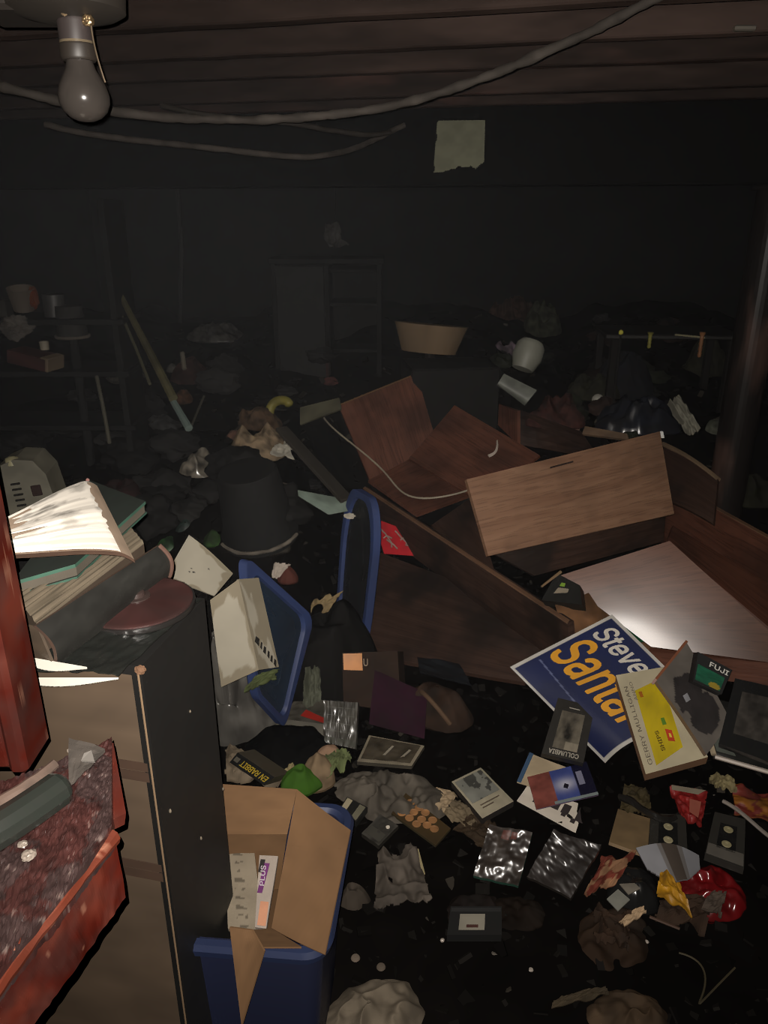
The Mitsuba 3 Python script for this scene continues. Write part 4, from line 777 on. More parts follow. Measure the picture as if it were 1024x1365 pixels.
# brown curled card, green strip and the black box behind the sign
q = np.array([W(757, 862, .32), W(885, 868, .31), W(804, 784, .50), W(740, 806, .46)])
sheet('curled_card', 'scorched brown curled cardboard behind the top corner of the sign', 'card', q, .006, lambda u, v: L(98, 70, 48) * (.4 + 1.0 * meshkit.fbm(np.stack([u * 5, v * 3, 0 * u], -1), 3, 4))[:, None], (40, 40), lambda u, v: .03 * np.sin(u * 5) * v, dirt=.4)
q = np.array([W(846, 858, .35), W(872, 852, .34), W(846, 826, .40), W(824, 826, .41)])
sheet('green_strip', 'dark green glossy strip of card beside the right corner of the sign', 'card', q, .004, L(20, 70, 44), (6, 10), m='satin', dirt=.2)
q = np.array([W(748, 808, .50), W(776, 796, .52), W(772, 778, .55), W(746, 768, .56)])
kb = solid('black_carton', 'small black carton with a white and green label wedged by the glossy panel', 'carton', np.array([W(722, 800, .47), W(776, 806, .50), W(773, 780, .54), W(742, 764, .55)]), .05, (.011, .011, .010), (.011, .011, .01))
patch(np.array([W(722, 800, .47), W(776, 806, .50), W(773, 780, .54), W(742, 764, .55)]), [(.22, .30), (.60, .44), (.62, .62), (.28, .55)], L(134, 124, 108), kb, n=3); patch(np.array([W(722, 800, .47), W(776, 806, .50), W(773, 780, .54), W(742, 764, .55)]), [(.30, .62), (.46, .64), (.46, .80), (.32, .76)], L(110, 140, 50), kb, 'green_label', n=3)
S('wood_splinter', 'pale split wooden stick from the rail end to the glossy panel', 'splinter', tube([W(722, 782, .53), W(748, 762, .57)], [.004, .006], 6), 'matte', L(110, 92, 70))

# lower right cluster
q = lay([(812, 1122), (862, 1140), (870, 1092), (824, 1078)], .05)
sheet('tan_board', 'plain tan board left of the grey video tapes', 'board', q, .012, L(104, 86, 62, 1.05), (16, 16), dirt=.3, edge=L(130, 110, 86))
q = lay([(826, 1082), (868, 1090), (866, 1056), (832, 1048)], .04)
sheet('olive_paper', 'olive brown paper above the tan board', 'paper', q, .004, L(62, 54, 36), (16, 16), crumple(.015, 3, 5), torn(5), dirt=.5)
S('black_strap', 'black strap with a shiny buckle across the tan board', 'strap', tube(curve([W(826, 1062, .14), W(850, 1074, .15), W(872, 1088, .15), W(900, 1090, .14)], 30), .012, 8, .01, 4), 'gloss', (.012, .011, .010))
VG = L(58, 56, 52)
q = lay([(866, 1084), (868, 1140), (917, 1140), (914, 1084)][::-1] and [(917, 1141), (914, 1086), (868, 1084), (864, 1138)], .07)
vhs('dark grey video tape with two cream hubs between the tan board and the red packet', q, case=VG * .55, hub=L(140, 132, 104))
q = lay([(992, 1157), (994, 1092), (953, 1082), (940, 1138)], .07)
k = vhs('grey video tape with two cream hubs standing right of the red packet', q, case=VG * .62, hub=L(134, 126, 96))
patch(q, R4(.02, .02, .26, .98), L(86, 82, 76), k, 'label', label='pale grey end label', n=4)
q = lay([(908, 1091), (935, 1104), (943, 1058), (891, 1050)], .06)
k, _s = sheet('red_packet', 'bright red folded packet above the video tapes', 'packet', q, .006, lambda u, v: L(150, 36, 34, .62) * (.5 + .9 * meshkit.fbm(np.stack([u * 5, v * 5, 0 * u], -1), 3, 3))[:, None], (30, 30), crumple(.014, 2.5, 5), torn(5, .10), m='satin', dirt=.25)
patch(q, [(.02, .80), (.75, .80), (.95, .97), (.05, .97)], L(128, 120, 104), k, 'pale_band', off=.016, n=4); patch(q, [(.42, .2), (.8, .12), (.86, .6), (.5, .62)], L(150, 84, 70), k, 'pink_panel', off=.016, n=4)
q = lay([(955, 1052), (982, 1058), (978, 1040), (944, 1033)], .09)
sheet('cream_pouch', 'small cream pouch below the open black case', 'pouch', q, .012, L(120, 110, 80), (16, 12), crumple(.02, 2, 4), torn(2, .2), dirt=.4)
q = lay([(980, 1080), (1062, 1120), (1062, 1060), (975, 1050)], .08)
sheet('red_magazine', 'reddish brown magazine with orange patches at the right border', 'magazine', q, .006, lambda u, v: np.where((meshkit.fbm(np.stack([u * 4, v * 4, 0 * u], -1), 3, 4) > .52)[:, None], L(132, 82, 30, .9), L(104, 42, 34, .9)), (30, 30), crumple(.02, 2, 7), m='satin', dirt=.45)
S('silver_strip', 'thin silvery strip slanting over the red magazine at the right border', 'strip', tube(curve([W(964, 1068, .19), W(990, 1085, .19), W(1012, 1104, .18), W(1045, 1128, .17)], 20), .006, 6), 'gloss', L(128, 120, 112))
# bent grey magazine with a dark centre stripe
q = lay([(880, 1190), (935, 1178), (932, 1140), (848, 1130)], .085)
k, _s = sheet('grey_magazine', 'bent pale grey magazine with a dark middle band below the video tapes', 'magazine', q, .004, lambda u, v: np.where((np.abs(u - .5) < .13)[:, None], L(70, 62, 56), np.where((np.abs(u - .5) < .2)[:, None], L(104, 100, 98), L(128, 128, 132, 1.0))), (60, 40), lambda u, v: .03 * np.sin(np.pi * u), lambda u, v: (v > .55 * (np.abs(u - .5) * 2) ** 2.2 - .02) , m='satin', dirt=.1)
S('red_bag', 'crinkled red plastic bag right of the bent grey magazine', 'bag', mound(W(948, 1192, .07), .10, .085, .06, 5, 20, amp=.8, sc=4.5, nr=44, na=110), 'gloss', lambda p: L(140, 28, 32, .6) * (.3 + .9 * meshkit.fbm(p * 14, 3, 4))[:, None], smooth=True, dirt=.3, sc=14)
q = lay([(935, 1212), (962, 1222), (968, 1192), (946, 1190)], .16)
sheet('grey_tag', 'dull grey tag on the red plastic bag', 'tag', q, .004, L(76, 66, 58), (12, 12), crumple(.01, 2, 3), torn(4, .12), dirt=.4)
q = lay([(874, 1199), (925, 1226), (905, 1186), (880, 1158)], .15)
k, _s = sheet('yellow_wrapper', 'bright yellow torn triangular wrapper over the bent magazine', 'wrapper', q, .004, lambda u, v: L(180, 130, 30, .8) * (.65 + .5 * meshkit.fbm(np.stack([u * 5, v * 5, 0 * u], -1), 3, 4))[:, None], (36, 30), crumple(.02, 1.6, 4), lambda u, v: torn(4, .07)(u, v) , m='satin', dirt=.3)
q = lay([(776, 1203), (822, 1185), (850, 1136), (800, 1152)], .05)
sheet('skin_toned_photo', 'blotched tan and pink photo page left of the black cartridge', 'photo', q, .003, lambda u, v: np.where((meshkit.fbm(np.stack([u * 3.4, v * 4, 0 * u], -1), 3, 14) > .53)[:, None], L(118, 58, 46, .9), L(150, 112, 84, .9)) * (.6 + .5 * meshkit.fbm(np.stack([u * 6, v * 6, 0 * u], -1), 3, 2))[:, None], (36, 36), crumple(.03, 1.8, 9), torn(9, .14), dirt=.35)
S('black_cartridge_bag', 'black shiny pouch carrying two grey labels', 'pouch', mound(W(842, 1190, .06), .075, .075, .075, 12, 0, amp=.3), 'gloss', (.010, .010, .010), smooth=True, dirt=0)
for px, c, lb in (([(824, 1214), (840, 1199), (824, 1185), (809, 1198)], L(118, 118, 110), 'grey printed label on the black pouch'), ([(838, 1192), (854, 1184), (846, 1177), (826, 1178)], L(112, 106, 96), 'blank pale label on the black pouch above the printed one')):
    sheet('label', lb, 'label', quad(px, zg(842, 1190) + .085), .003, c, (10, 10), m='satin', dirt=.3)
q = lay([(831, 1236), (862, 1216), (857, 1207), (824, 1227)], .05)
sheet('tan_strip', 'pale tan card strip below the black pouch', 'card', q, .004, L(172, 146, 116), (20, 8), crumple(.006, 3, 3), torn(3, .15, 9), dirt=.25)
S('thin_rod', 'thin brown rod below the yellow wrapper', 'rod', tube([W(866, 1222, .13), W(906, 1238, .12)], .004, 6), 'satin', L(70, 52, 42))
q = lay([(790, 1262), (836, 1280), (840, 1230), (790, 1215)], .02)
sheet('brown_paper', 'large sodden brown paper in the dark under the tan strip', 'paper', q, .003, L(48, 36, 28), (24, 24), crumple(.04, 2, 6), torn(5, .12), dirt=.5)
q = lay([(870, 1232), (940, 1245), (950, 1205), (880, 1200)], .03)
sheet('brown_paper', 'dim brown paper under the yellow wrapper', 'paper', q, .003, L(52, 40, 32), (24, 24), crumple(.03, 2, 3), torn(3, .12), dirt=.5)
S('thin_wire', 'thin dim wire lying in the black corner at the lower right', 'wire', tube(curve([W(905, 1270, .09), W(940, 1300, .09), W(935, 1330, .09), W(980, 1290, .1)], 30), .0025, 6), 'satin', L(60, 54, 40))
q = lay([(742, 1080), (770, 1092), (776, 1075), (750, 1066)], .004)

# ================================================================== between the lids and the rail
q = np.array([W(500, 738, .27), W(560, 742, .30), W(556, 722, .34), W(498, 688, .38)])
rt = solid('red_tin_sign', 'flat red tin sign with white painted strokes wedged under the bed rail', 'tin sign', np.array([W(512, 738, .26), W(566, 742, .28), W(546, 708, .37), W(497, 690, .39)]), .004, L(150, 26, 34, 1.3), L(120, 24, 30), n=(16, 12), dirt=.3)
rq = np.array([W(512, 738, .26), W(566, 742, .28), W(546, 708, .37), W(497, 690, .39)])
for pts in ([(.10, .75), (.22, .60), (.30, .35), (.26, .2)], [(.12, .45), (.24, .55), (.36, .50)], [(.20, .42), (.34, .30), (.40, .18)], [(.55, .80), (.64, .60), (.74, .45)], [(.58, .50), (.70, .62), (.78, .60), (.70, .40)], [(.66, .36), (.80, .36), (.88, .28)]):
    P(rt, 'white_stroke', tube(np.array([bil(rq, a_, b_) + nrm(rq) * .001 for a_, b_ in pts]), .004, 6), 'matte', L(150, 128, 120), label='white painted stroke' if pts[0] == (.10, .75) else None)
for px, lb, c, sd in (([(580, 755), (612, 762), (602, 752), (582, 745)], 'small crumpled pale paper at the foot of the bed rail', L(120, 114, 92), 3), ([(618, 768), (640, 775), (632, 766), (615, 760)], 'tiny scorched paper on the fallen panel', L(70, 64, 54), 4)):
    sheet('paper_scrap', lb, 'paper', quad(px, [.27, .27, .29, .29]), .002, c, (16, 12), crumple(.015, 3, sd), torn(sd, .12), dirt=.3)
q = np.array([W(458, 938, .10), W(535, 950, .10), W(530, 868, .26), W(456, 870, .26)])
ob_ = TH('scorched_carton', 'scorched brown carton with an orange label in front of the upright blue lid', 'carton')
s = Slab(q, .12, 14, 14); put(ob_, s.mesh, 'soot', s.col((.026, .017, .013), (.02, .014, .011)), dirt=.4)
patch(q, R4(.02, .66, .36, .98), L(176, 112, 48, 1.0), ob_, 'orange_label', label='orange label', n=8); lettering(q, 'U', (.38, .74, .46, .88), L(96, 76, 52), ob_)
q = np.array([W(492, 965, .09), W(566, 985, .08), W(570, 925, .17), W(500, 893, .22)])
sheet('purple_folder', 'dull purple folder leaning in front of the scorched carton', 'folder', q, .004, lambda u, v: L(54, 28, 42, .6) * (.6 + .6 * meshkit.fbm(np.stack([u * 3, v * 3, 0 * u], -1), 3, 4))[:, None], (20, 20), waves(.01, 2, 2, 3), dirt=.35)
S('brown_rag', 'crumpled dark brown rag right of the purple folder', 'rag', mound(W(582, 950, .08), .14, .10, .12, 9, -30, amp=.5, sc=2.6), 'matte', lambda p: L(56, 42, 34) * (.3 + 1.0 * meshkit.fbm(p * 11, 3, 4))[:, None], smooth=True, dirt=.5)
S('tan_stick', 'tan strap lying over the dark brown rag', 'strap', tube(curve([W(562, 922, .20), W(580, 940, .20), W(600, 965, .14)], 20), [.008] * 20, 8), 'matte', L(84, 66, 52))
q = lay([(560, 900), (628, 915), (612, 888), (556, 878)], .06)
sheet('black_plastic', 'glossy black plastic sheet with one bright glint below the fallen panel', 'sheet', q, .003, (.010, .011, .013), (30, 20), waves(.02, 2, 3, 5), m='wet', dirt=0)
S('painted_gloss_line', 'short white rod painted as the gloss line of the black plastic at the lower edge of the fallen panel', 'rod', tube([W(590, 884, .12), W(608, 893, .12)], .0035, 6), 'gloss', L(190, 184, 176))  # gloss line of the plastic sheet, painted as a pale rod
q = np.array([W(402, 950, .08), W(428, 945, .08), W(426, 885, .22), W(405, 890, .22)])
sheet('grey_paper', 'grey green torn paper between the blue lids', 'paper', q, .003, L(80, 82, 70), (24, 24), crumple(.03, 2, 4), torn(4, .16), dirt=.4)
q = lay([(415, 815), (448, 812), (462, 798), (428, 792)], .14)
q = np.array([D(414, 818, 2.62), D(438, 818, 2.62), D(458, 788, 2.68), D(418, 790, 2.68)])
sheet('tan_animal_scrap', 'tan torn cloth scrap with pointed corners behind the standing blue lid', 'cloth', q, .004, L(120, 104, 76), (40, 40), crumple(.02, 2, 4), lambda u, v: (np.hypot(u - .35, (v - .1) * 1.0) > .28) & (v < .55 + .35 * u + .12 * np.sin(u * 14)) & torn(4, .06)(u, v), dirt=.3)
S('black_heap', 'heap of charred black cloth between the two standing blue lids', 'heap', mound(np.r_[D(430, 860, 2.72)[:2], .05], .24, .22, .36, 7, 0, amp=.5, sc=1.6), 'soot', lambda p: np.array([.007, .0066, .0064]) * (.4 + 1.2 * meshkit.fbm(p * 8, 3, 4))[:, None], smooth=True, dirt=0)
q = np.array([D(362, 770, 2.62), D(372, 772, 2.62), D(388, 752, 2.66), D(364, 750, 2.66)])
sheet('white_scrap', 'white paper scrap with a brown burnt edge above the leaning blue lid', 'paper', q, .003, L(150, 140, 130), (20, 16), crumple(.01, 3, 3), torn(4, .14), dirt=.1)
S('brown_scrap', 'dark red brown cloth beside the white paper scrap', 'cloth', mound(D(384, 772, 2.66), .04, .03, .06, 5), 'matte', L(70, 40, 34), smooth=True)
# ================================================================== the far, dim part of the room
def at(px, py, lift=0.0): return G(px, py, lift)
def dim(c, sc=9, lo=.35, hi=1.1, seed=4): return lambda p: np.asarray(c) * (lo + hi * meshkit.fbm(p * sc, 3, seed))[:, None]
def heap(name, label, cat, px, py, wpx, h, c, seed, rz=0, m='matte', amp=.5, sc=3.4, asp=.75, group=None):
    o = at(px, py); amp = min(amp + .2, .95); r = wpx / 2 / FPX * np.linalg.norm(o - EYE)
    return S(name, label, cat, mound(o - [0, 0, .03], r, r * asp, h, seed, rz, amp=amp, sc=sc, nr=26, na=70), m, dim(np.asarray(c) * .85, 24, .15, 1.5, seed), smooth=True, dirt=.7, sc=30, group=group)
def depth_at(px, py): return at(px, py)[1]

# open shelf unit in the middle
o = np.array([-.37, 5.05, 0]); su = TH('shelf_unit', 'dark open shelf unit with a red strip standing in the back centre', 'shelf unit')
DK = (.010, .010, .010)
for name, sz, at_ in (('side_panel', (.03, .4, 1.55), (-.30, 0, 0)), ('side_panel', (.03, .4, 1.55), (.02, 0, 0)), ('side_panel', (.03, .4, 1.55), (.34, 0, 0)), ('top_panel', (.70, .4, .03), (.02, 0, 1.552)), ('back_panel', (.66, .012, 1.5), (.02, .19, .02)), ('shelf', (.29, .36, .02), (.18, 0, 1.30)), ('shelf', (.29, .36, .02), (.18, 0, 1.02)), ('shelf', (.29, .36, .02), (.18, 0, 1.5))):
    P(su, name, cbox(sz, o + np.array(at_), bev=.004), 'matte', DK, dirt=.5)
P(su, 'door', cbox((.29, .02, 1.5), o + [-.14, -.21, .04], bev=.004), 'matte', (.018, .0178, .0175), dirt=.4, label='closed dull door')
P(su, 'red_strip', cbox((.035, .008, .75), o + [.005, -.212, .25], bev=.002), 'matte', (.035, .014, .013), label='dull red strip', dirt=.4)
o2 = D(448, 322, 5.0); q = np.array([D(462, 328, 4.85), D(466, 322, 4.85), D(452, 292, 4.87), D(434, 298, 4.87)])
S('hanging_cloth', 'pale cloth hanging above the shelf unit at the back', 'cloth', Slab(np.array([D(440, 330, 4.9), D(464, 328, 4.85), D(456, 290, 4.87), D(433, 296, 4.87)]), .004, 20, 20, crumple(.05, 2, 3), torn(3, .2)).mesh, 'matte', (.05, .048, .045), smooth=True, dirt=.5)
S('cloth_line', 'thin cord from which the pale cloth hangs at the back', 'cord', tube([D(448, 306, 4.86), np.r_[D(446, 296, 4.87)[:2], 2.497]], .004, 6), 'matte', (.012, .012, .012))
q = np.array([D(498, 322, 5.0), D(512, 320, 5.0), D(508, 300, 5.0), D(496, 304, 5.0)])
# leaning poles
p0, p1 = D(160, 392, 3.75), D(228, 525, 3.2)
S('green_pole', 'greenish yellow pole leaning in the dark heap at the left', 'pole', tube(curve([p0, (p0 + p1) / 2, p1, D(231, 531, 3.18)], 30), np.linspace(.014, .02, 30), 8), 'satin', dim(L(80, 76, 54, .9), 12), dirt=.4)
S('blue_tipped_pole', 'short grey blue pole end below the greenish yellow pole', 'pole', tube([D(231, 535, 3.2), D(252, 571, 3.05)], [.014, .017], 8), 'satin', L(78, 88, 84, 1.3), dirt=.3)
S('thin_pole', 'thin pale rod left of the greenish yellow pole', 'rod', tube([D(162, 420, 3.7), D(182, 466, 3.5), D(200, 512, 3.3)], .007, 6), 'satin', dim(L(78, 76, 60, 1.2), 12), dirt=.5)
S('thin_pole', 'thin pale rod standing at the far left below the dark lampshade', 'rod', tube([D(129, 502, 3.3), D(138, 545, 3.15), D(146, 590, 3.0)], .008, 6), 'satin', L(66, 64, 56, 1.3), dirt=.4)
S('short_stick', 'short pale stick upright near the red brown pots', 'stick', tube([D(243, 470, 4.0), D(246, 492, 3.95)], .012, 6), 'matte', L(72, 68, 60, 1.5), dirt=.4)
S('short_stick', 'thin twig leaning right of the blue tipped pole', 'stick', tube([D(272, 528, 3.6), D(256, 566, 3.4)], .006, 6), 'matte', L(56, 54, 48, 1.4), dirt=.4)
S('tall_rod', 'faint vertical rod rising in the dark left of the centre', 'rod', tube([np.r_[D(238, 235, 4.6)[:2], 2.497], D(242, 330, 4.6), D(240, 430, 4.6)], .012, 6), 'matte', (.018, .018, .018), dirt=.3)
# dim vessels on the left
o = D(30, 400, 3.6); cu = TH('plant_pot', 'pale plant pot with a brown side high on the left', 'pot')
P(cu, 'body', lathe([(0, -.045), (.045, -.045), (.060, .055), (.054, .055), (.042, -.03), (0, -.03)], 24, o, rot(20, 12)), 'matte', dim(L(90, 82, 74, 1.0), 8), smooth=40, dirt=.3)
P(cu, 'stain', lump(o + [.055, -.005, .01], (.02, .03, .045), 3, sub=3), 'matte', L(70, 36, 22, 1.4), label='brown clump at its side')
o = D(97, 448, 3.7); ls = TH('lampshade', 'dark lampshade with a pale lower rim on the left', 'lampshade')
P(ls, 'shade', lathe([(.075, .0), (.072, .0), (.060, .14), (.063, .14)], 28, o), 'matte', (.022, .021, .02), smooth=40); P(ls, 'rim', lathe([(.074, -.008), (.080, -.004), (.080, .006), (.074, .006)], 28, o), 'matte', L(78, 72, 66, 1.2), smooth=40, dirt=.4, label='pale rim')
P(ls, 'stand', lathe([(0, -.75), (.10, -.75), (.10, -.70), (.02, -.66), (.02, .08), (0, .08)], 16, o), 'matte', (.012, .012, .012))
rb = TH('red_carton', 'dim red carton with a pale corner under the plant pot', 'carton'); o = D(45, 478, 3.5)
P(rb, 'body', cbox((.20, .12, .06), o - [0, 0, .03], rot(-14, 0, 10), .004), 'matte', L(62, 36, 34, .9), dirt=.6, sc=30); P(rb, 'end', cbox((.04, .122, .062), o + [.085, -.02, -.045], rot(-14, 0, 10), .004), 'matte', L(92, 80, 66, 1.2), dirt=.4, label='pale end')
S('white_mug', 'small pale mug on the dim red carton', 'mug', lathe([(0, 0), (.018, 0), (.02, .035), (.017, .035), (.015, .005), (0, .005)], 16, D(60, 466, 3.44)), 'satin', L(104, 98, 86, 1.2), dirt=.3)
S('crumpled_paper', 'dim crumpled paper left of the dim red carton', 'paper', lump(D(22, 436, 3.6), (.07, .05, .05), 3, .5, 3.0), 'matte', dim(L(78, 74, 70, 1.2)), dirt=.5)
bk_ = TH('dark_rack', 'soot-black rack carrying the pots at the far left', 'rack')
for zz_ in (.86, 1.12, 1.36): P(bk_, 'shelf', cbox((1.1, .3, .025), (-1.75, 3.75, zz_), bev=.004), 'soot', (.012, .012, .012))
for xx_ in (-2.28, -1.24): P(bk_, 'post', cbox((.03, .28, 1.8), (xx_, 3.75, .1), bev=.004), 'soot', (.012, .012, .012))
S('dim_tin', 'dim tin on the upper shelf of the black rack', 'tin', lathe([(0, 0), (.05, 0), (.05, .1), (0, .1)], 20, (-1.55, 3.72, 1.386)), 'satin', (.03, .029, .028), smooth=40)
S('dim_box', 'dim box on the upper shelf of the black rack', 'box', cbox((.16, .12, .08), (-1.85, 3.72, 1.386), rot(12)), 'matte', (.025, .024, .022))
# white slotted appliance at the left edge
o = D(52, 690, 2.35); wa = TH('white_appliance', 'white plastic appliance with dark slots behind the open book', 'appliance')
Ra = rot(8, 0, -6)
prof = np.array([(-.085, 0), (.085, 0), (.075, .16), (.05, .205), (.0, .215), (-.05, .20), (-.08, .15)])
import shapely.geometry as sg_
m = trimesh.creation.extrude_polygon(sg_.Polygon(prof).buffer(.008), .14, engine='earcut'); v = np.array(m.vertices)[:, [0, 2, 1]] * [1, -1, 1] + [0, .07, 0]
P(wa, 'body', fine((v @ Ra.T + o, m.faces), .02), 'satin', dim(L(120, 116, 102, .6), 6, .6, .7), dirt=.45, sc=9)
for k_ in range(6):
    P(wa, 'slot', cbox((.028, .006, .006), np.array([-.012, -.079, .055 + .018 * k_]) @ Ra.T + o, Ra, .001), 'matte', (.012, .011, .010), dirt=0)
P(wa, 'dark_grille', cbox((.03, .006, .035), np.array([.045, -.079, .10]) @ Ra.T + o, Ra, .002), 'matte', (.02, .013, .012), dirt=0); P(wa, 'cap', lathe([(0, 0), (.022, 0), (.02, .018), (.008, .024), (0, .024)], 20, np.array([-.012, -.05, .205]) @ Ra.T + o), 'satin', L(130, 124, 96), label='cream knob on top', smooth=40)
P(wa, 'stand', cbox((.20, .18, .5), o + [0, 0, -.505], rot(8), .006), 'soot', (.012, .012, .012), label='soot-black block it stands on')
P(wa, 'red_dot', lump(D(117, 640, 2.5), (.006, .006, .006), 2, sub=2), 'gloss', L(200, 150, 140))

# middle left pile
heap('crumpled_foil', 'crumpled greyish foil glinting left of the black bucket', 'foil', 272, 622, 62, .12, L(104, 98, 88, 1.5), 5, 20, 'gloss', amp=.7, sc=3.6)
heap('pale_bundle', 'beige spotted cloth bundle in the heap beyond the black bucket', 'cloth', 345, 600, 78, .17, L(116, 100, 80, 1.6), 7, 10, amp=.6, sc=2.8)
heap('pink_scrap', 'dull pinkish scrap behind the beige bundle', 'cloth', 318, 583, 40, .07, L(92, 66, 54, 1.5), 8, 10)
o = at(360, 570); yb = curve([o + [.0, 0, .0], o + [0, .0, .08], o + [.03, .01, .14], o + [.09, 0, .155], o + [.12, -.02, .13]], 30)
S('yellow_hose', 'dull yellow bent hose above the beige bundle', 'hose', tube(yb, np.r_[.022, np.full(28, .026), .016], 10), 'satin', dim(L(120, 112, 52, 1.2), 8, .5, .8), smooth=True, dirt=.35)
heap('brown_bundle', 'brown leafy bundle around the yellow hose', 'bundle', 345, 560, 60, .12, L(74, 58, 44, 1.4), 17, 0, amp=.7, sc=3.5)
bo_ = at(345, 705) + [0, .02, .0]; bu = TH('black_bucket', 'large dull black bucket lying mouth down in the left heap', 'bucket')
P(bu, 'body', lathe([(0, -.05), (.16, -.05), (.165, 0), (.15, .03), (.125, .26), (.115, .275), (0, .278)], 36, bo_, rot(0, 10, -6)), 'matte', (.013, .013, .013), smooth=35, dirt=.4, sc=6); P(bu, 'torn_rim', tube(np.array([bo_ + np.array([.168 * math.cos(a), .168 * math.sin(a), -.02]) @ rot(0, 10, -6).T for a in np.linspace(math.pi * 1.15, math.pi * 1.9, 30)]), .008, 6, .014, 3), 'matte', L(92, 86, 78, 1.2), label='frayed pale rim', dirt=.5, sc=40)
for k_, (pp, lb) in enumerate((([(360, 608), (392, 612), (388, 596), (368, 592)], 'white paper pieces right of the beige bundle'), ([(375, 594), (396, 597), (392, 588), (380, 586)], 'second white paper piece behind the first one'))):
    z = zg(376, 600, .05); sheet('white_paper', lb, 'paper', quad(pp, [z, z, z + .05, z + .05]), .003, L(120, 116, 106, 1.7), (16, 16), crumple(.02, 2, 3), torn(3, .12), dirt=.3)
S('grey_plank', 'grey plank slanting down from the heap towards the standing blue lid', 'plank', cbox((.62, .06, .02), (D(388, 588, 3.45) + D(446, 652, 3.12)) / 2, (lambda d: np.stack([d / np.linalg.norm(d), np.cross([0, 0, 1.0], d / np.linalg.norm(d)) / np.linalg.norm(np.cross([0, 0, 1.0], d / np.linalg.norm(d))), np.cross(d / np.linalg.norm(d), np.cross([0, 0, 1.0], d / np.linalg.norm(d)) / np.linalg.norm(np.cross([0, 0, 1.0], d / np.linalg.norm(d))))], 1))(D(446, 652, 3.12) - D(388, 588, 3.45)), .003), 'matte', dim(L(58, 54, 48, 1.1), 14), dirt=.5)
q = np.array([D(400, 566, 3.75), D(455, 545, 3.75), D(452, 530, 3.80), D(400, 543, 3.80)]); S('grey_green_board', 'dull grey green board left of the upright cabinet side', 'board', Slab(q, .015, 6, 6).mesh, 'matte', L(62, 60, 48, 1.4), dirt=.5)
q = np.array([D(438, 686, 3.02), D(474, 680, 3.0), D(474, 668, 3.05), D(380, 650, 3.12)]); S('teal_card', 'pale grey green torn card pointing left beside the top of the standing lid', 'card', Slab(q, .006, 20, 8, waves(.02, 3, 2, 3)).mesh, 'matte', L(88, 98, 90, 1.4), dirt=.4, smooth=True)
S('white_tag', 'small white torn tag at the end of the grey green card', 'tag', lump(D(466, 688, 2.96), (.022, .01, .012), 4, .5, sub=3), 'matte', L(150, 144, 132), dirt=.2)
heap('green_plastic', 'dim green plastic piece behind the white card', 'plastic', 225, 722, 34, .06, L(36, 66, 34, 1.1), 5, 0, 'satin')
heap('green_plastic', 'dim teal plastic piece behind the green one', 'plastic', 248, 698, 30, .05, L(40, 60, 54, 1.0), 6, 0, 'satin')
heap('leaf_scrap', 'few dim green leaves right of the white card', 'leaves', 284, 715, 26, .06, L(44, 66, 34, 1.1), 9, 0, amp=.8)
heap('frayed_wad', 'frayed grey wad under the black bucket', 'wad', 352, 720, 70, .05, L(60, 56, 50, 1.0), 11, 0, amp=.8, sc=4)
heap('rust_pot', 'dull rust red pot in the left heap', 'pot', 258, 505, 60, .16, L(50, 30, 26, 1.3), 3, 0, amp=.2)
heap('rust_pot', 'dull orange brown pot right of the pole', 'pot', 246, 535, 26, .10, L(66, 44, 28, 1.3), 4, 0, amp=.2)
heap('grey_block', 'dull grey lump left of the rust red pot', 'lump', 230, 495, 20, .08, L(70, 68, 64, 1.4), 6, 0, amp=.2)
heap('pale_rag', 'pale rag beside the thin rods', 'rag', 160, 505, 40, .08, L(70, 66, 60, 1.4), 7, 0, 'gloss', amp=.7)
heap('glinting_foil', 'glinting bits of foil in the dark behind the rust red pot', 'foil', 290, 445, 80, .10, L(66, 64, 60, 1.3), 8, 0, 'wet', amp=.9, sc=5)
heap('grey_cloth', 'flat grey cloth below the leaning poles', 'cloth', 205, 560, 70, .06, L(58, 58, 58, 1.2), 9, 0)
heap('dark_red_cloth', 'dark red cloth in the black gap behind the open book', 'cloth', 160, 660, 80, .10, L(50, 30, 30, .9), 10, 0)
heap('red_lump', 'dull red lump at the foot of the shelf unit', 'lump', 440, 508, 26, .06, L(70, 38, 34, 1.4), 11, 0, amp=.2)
for k_ in range(26):
    px, py = rng.uniform(-10, 430), rng.uniform(470, 720); o = at(px, py); r_ = rng.uniform(.05, .14)
    S('charred_lump', 'soot-black unrecognisable lump in the dark heap on the left', 'lump', lump(o + [0, 0, r_ * .1], (r_, r_ * rng.uniform(.5, 1), r_ * rng.uniform(.4, .8)), k_, .45, sub=3), 'soot', dim(np.array([.016, .0155, .015]) * rng.uniform(.5, 1.6)), group='charred lumps in the left heap', dirt=.3, smooth=True)
# right back pile
o = D(573, 452, 4.6); bl = TH('beige_lampshade', 'large beige lampshade lying tilted behind the cabinet pieces', 'lampshade')
P(bl, 'shade', lathe([(.165, -.075), (.16, -.075), (.215, .085), (.22, .085)], 40, o, rot(0, -6, 5)), 'matte', dim(L(86, 72, 56, 1.9), 5, .6, .7), smooth=40, dirt=.3, sc=6)
P(bl, 'lining', lathe([(0, -.07), (.158, -.07), (.155, -.06), (0, -.06)], 40, o, rot(0, -6, 5)), 'matte', L(60, 50, 38, 1.5))
P(bl, 'stand', lathe([(0, -.9), (.1, -.9), (.09, -.85), (.05, -.5), (.03, -.07), (0, -.07)], 20, o), 'matte', (.014, .012, .011), label='dark lamp base')
S('dark_box', 'dark box under the beige lampshade', 'box', cbox((.5, .35, .8), D(600, 540, 4.25) * [1, 1, 0] + [0, .1, .25], rot(8), .01), 'soot', (.013, .0125, .012), dirt=.3)
heap('floral_cloth', 'dim reddish and green patterned clothes piled at the back', 'clothes', 690, 440, 110, .28, L(62, 44, 36, 1.5), 5, 0, amp=.7, sc=2)
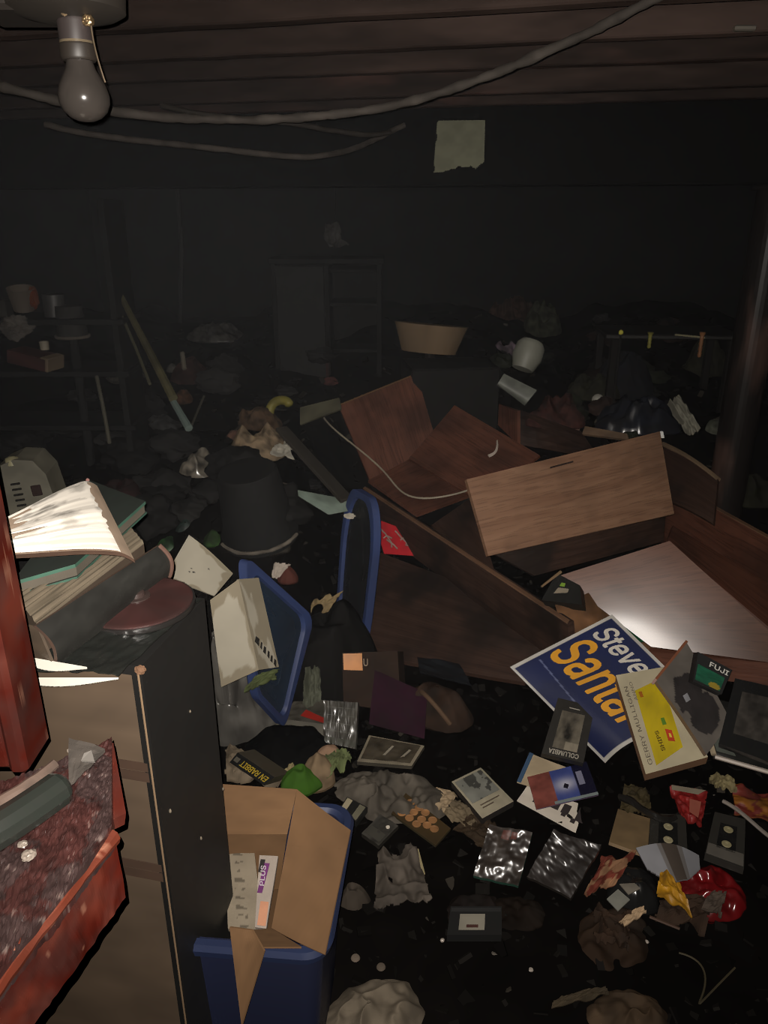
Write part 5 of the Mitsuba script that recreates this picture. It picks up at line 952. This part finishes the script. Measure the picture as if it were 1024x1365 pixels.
heap('green_garment', 'dim green garment right of the patterned clothes', 'clothes', 722, 440, 50, .25, L(54, 56, 44, 1.4), 6, 0, amp=.7)
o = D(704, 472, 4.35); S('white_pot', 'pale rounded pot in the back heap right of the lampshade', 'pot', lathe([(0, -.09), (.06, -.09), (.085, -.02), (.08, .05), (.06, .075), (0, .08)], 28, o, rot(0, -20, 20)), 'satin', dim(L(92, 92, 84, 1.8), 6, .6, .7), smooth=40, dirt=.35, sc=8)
heap('lilac_glints', 'purple white glints painted as small pale lilac bits left of the pale pot', 'glint_bits', 675, 470, 46, .10, L(104, 92, 100, 1.5), 7, 0, 'gloss', amp=.9, sc=5)  # glints put into the pale lilac colour of a small heap
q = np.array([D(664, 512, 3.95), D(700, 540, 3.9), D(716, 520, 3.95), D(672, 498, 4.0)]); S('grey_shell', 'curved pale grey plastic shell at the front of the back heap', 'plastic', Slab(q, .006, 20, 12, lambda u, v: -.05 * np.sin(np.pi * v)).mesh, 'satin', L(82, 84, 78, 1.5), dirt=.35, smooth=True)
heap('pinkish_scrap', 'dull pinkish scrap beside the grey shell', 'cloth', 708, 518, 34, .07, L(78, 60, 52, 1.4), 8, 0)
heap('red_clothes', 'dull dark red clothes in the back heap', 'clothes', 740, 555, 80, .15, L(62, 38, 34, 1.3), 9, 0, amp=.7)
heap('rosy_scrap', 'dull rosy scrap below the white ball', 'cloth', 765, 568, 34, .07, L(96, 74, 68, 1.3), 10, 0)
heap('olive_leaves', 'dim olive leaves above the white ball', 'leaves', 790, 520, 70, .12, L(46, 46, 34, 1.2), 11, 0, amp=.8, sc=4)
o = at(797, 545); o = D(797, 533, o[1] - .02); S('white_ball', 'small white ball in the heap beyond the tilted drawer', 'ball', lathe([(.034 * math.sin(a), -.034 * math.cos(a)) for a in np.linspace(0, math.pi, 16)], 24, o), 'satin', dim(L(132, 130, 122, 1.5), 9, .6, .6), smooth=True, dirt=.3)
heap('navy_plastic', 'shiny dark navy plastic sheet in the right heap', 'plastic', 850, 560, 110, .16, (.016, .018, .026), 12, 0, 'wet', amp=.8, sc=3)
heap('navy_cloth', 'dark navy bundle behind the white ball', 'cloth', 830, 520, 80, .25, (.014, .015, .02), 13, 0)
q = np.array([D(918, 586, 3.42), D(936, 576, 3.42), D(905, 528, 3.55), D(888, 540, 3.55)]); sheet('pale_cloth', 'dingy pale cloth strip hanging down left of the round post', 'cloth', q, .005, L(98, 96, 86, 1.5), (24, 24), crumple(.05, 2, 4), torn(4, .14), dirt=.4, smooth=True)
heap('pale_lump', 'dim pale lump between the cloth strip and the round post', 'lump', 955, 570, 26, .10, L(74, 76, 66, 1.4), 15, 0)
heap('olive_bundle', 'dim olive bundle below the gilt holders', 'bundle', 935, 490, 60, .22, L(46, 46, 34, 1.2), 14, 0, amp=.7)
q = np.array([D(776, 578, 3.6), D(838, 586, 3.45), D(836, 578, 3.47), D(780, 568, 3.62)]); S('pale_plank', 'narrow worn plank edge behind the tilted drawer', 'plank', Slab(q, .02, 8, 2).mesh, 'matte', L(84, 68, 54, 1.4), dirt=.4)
S('painted_glint', 'small pale chip painted as a glint just right of the tilted drawer', 'glint_speck', Slab(np.array([D(881, 584, 3.3), D(886, 584, 3.3), D(884, 575, 3.3), D(880, 575, 3.3)]), .004).mesh, 'wet', L(180, 180, 176, 1.2), dirt=0)  # pale chip with a glint put into its colour
# table with gilt candle holders
tb = TH('side_table', 'dark side table with glinting front edge in the right background', 'table'); tz = D(900, 450, 4.3)[2]
P(tb, 'top', cbox((.75, .40, .025), (D(890, 450, 4.45) * [1, 1, 0]) + [0, 0.05, tz - .012], rot(-4), .006), 'satin', (.014, .013, .012)); 
for sx in (-.33, .33):
    for sy in (-.1, .2): P(tb, 'leg', cbox((.04, .04, tz), (D(890, 450, 4.45) * [1, 1, 0]) + [sx, sy, -.014], bev=.004), 'matte', (.012, .011, .010))
P(tb, 'edge_strip', tube([D(900, 446, 4.22), D(940, 450, 4.20)], .005, 6), 'wet', L(120, 114, 92, 1.4), label='edge highlight painted as a pale strip')  # highlight on the table edge, drawn as a pale tube
for px, lb, c, hh in ((865, 'gilt candle holder with a greenish glint on the side table', L(138, 132, 60, .7), 22), (932, 'copper coloured candle holder at the right end of the side table', L(150, 104, 70, .7), 34)):
    b_, t_ = D(px, 442 + hh, 4.16), D(px + 2, 443, 4.16); n_ = 14; zz_ = np.linspace(0, np.linalg.norm(t_ - b_), n_)
    S('candle_holder', lb, 'candle holder', lathe([(0, 0)] + [(.007 + .004 * abs(math.sin(k_ * 1.1)) + (.005 if k_ > 11 else 0), z_) for k_, z_ in enumerate(zz_)] + [(0, zz_[-1])], 16, b_), 'gloss', c, smooth=40, dirt=.25)
S('yellow_bulb', 'tiny yellow glinting knob left of the candle holders', 'knob', lump(D(828, 443, 4.2), (.012, .012, .013), 3, .2, sub=2), 'gloss', L(170, 160, 60, 1.6))
S('thin_stick', 'thin dark stick carrying the tiny yellow knob', 'stick', tube([D(828, 446, 4.2), np.r_[D(828, 446, 4.2)[:2], .8]], .006, 6), 'matte', (.012, .011, .010))
for k_ in range(30):
    px, py = rng.uniform(640, 960), rng.uniform(425, 590); o = at(px, py); r_ = rng.uniform(.04, .12)
    c = np.array([[.016, .0155, .015], [.022, .014, .012], [.016, .018, .012]][k_ % 3]) * rng.uniform(.6, 1.8)
    S('charred_lump', 'dark unrecognisable lump in the heap at the back right', 'lump', lump(o + [0, 0, r_ * .1], (r_, r_ * rng.uniform(.5, 1), r_ * rng.uniform(.4, .9)), k_ + 40, .45, sub=3), 'soot', dim(c), group='dark lumps in the back right heap', dirt=.3, smooth=True)
# right of the post
heap('dim_white_lump', 'dim white scrap right of the round post', 'scrap', 1019, 610, 22, .08, L(66, 66, 58, 1.2), 21, 0)
heap('green_scrap_heap', 'dark green brown heap right of the round post', 'heap', 1010, 660, 60, .14, L(36, 36, 26, 1.0), 22, 0, amp=.7)
heap('frame_debris', 'greenish black debris lying inside the far end of the bed frame', 'debris', 930, 745, 60, .05, L(40, 38, 30, 1.0), 23, 0, amp=.8, sc=4)
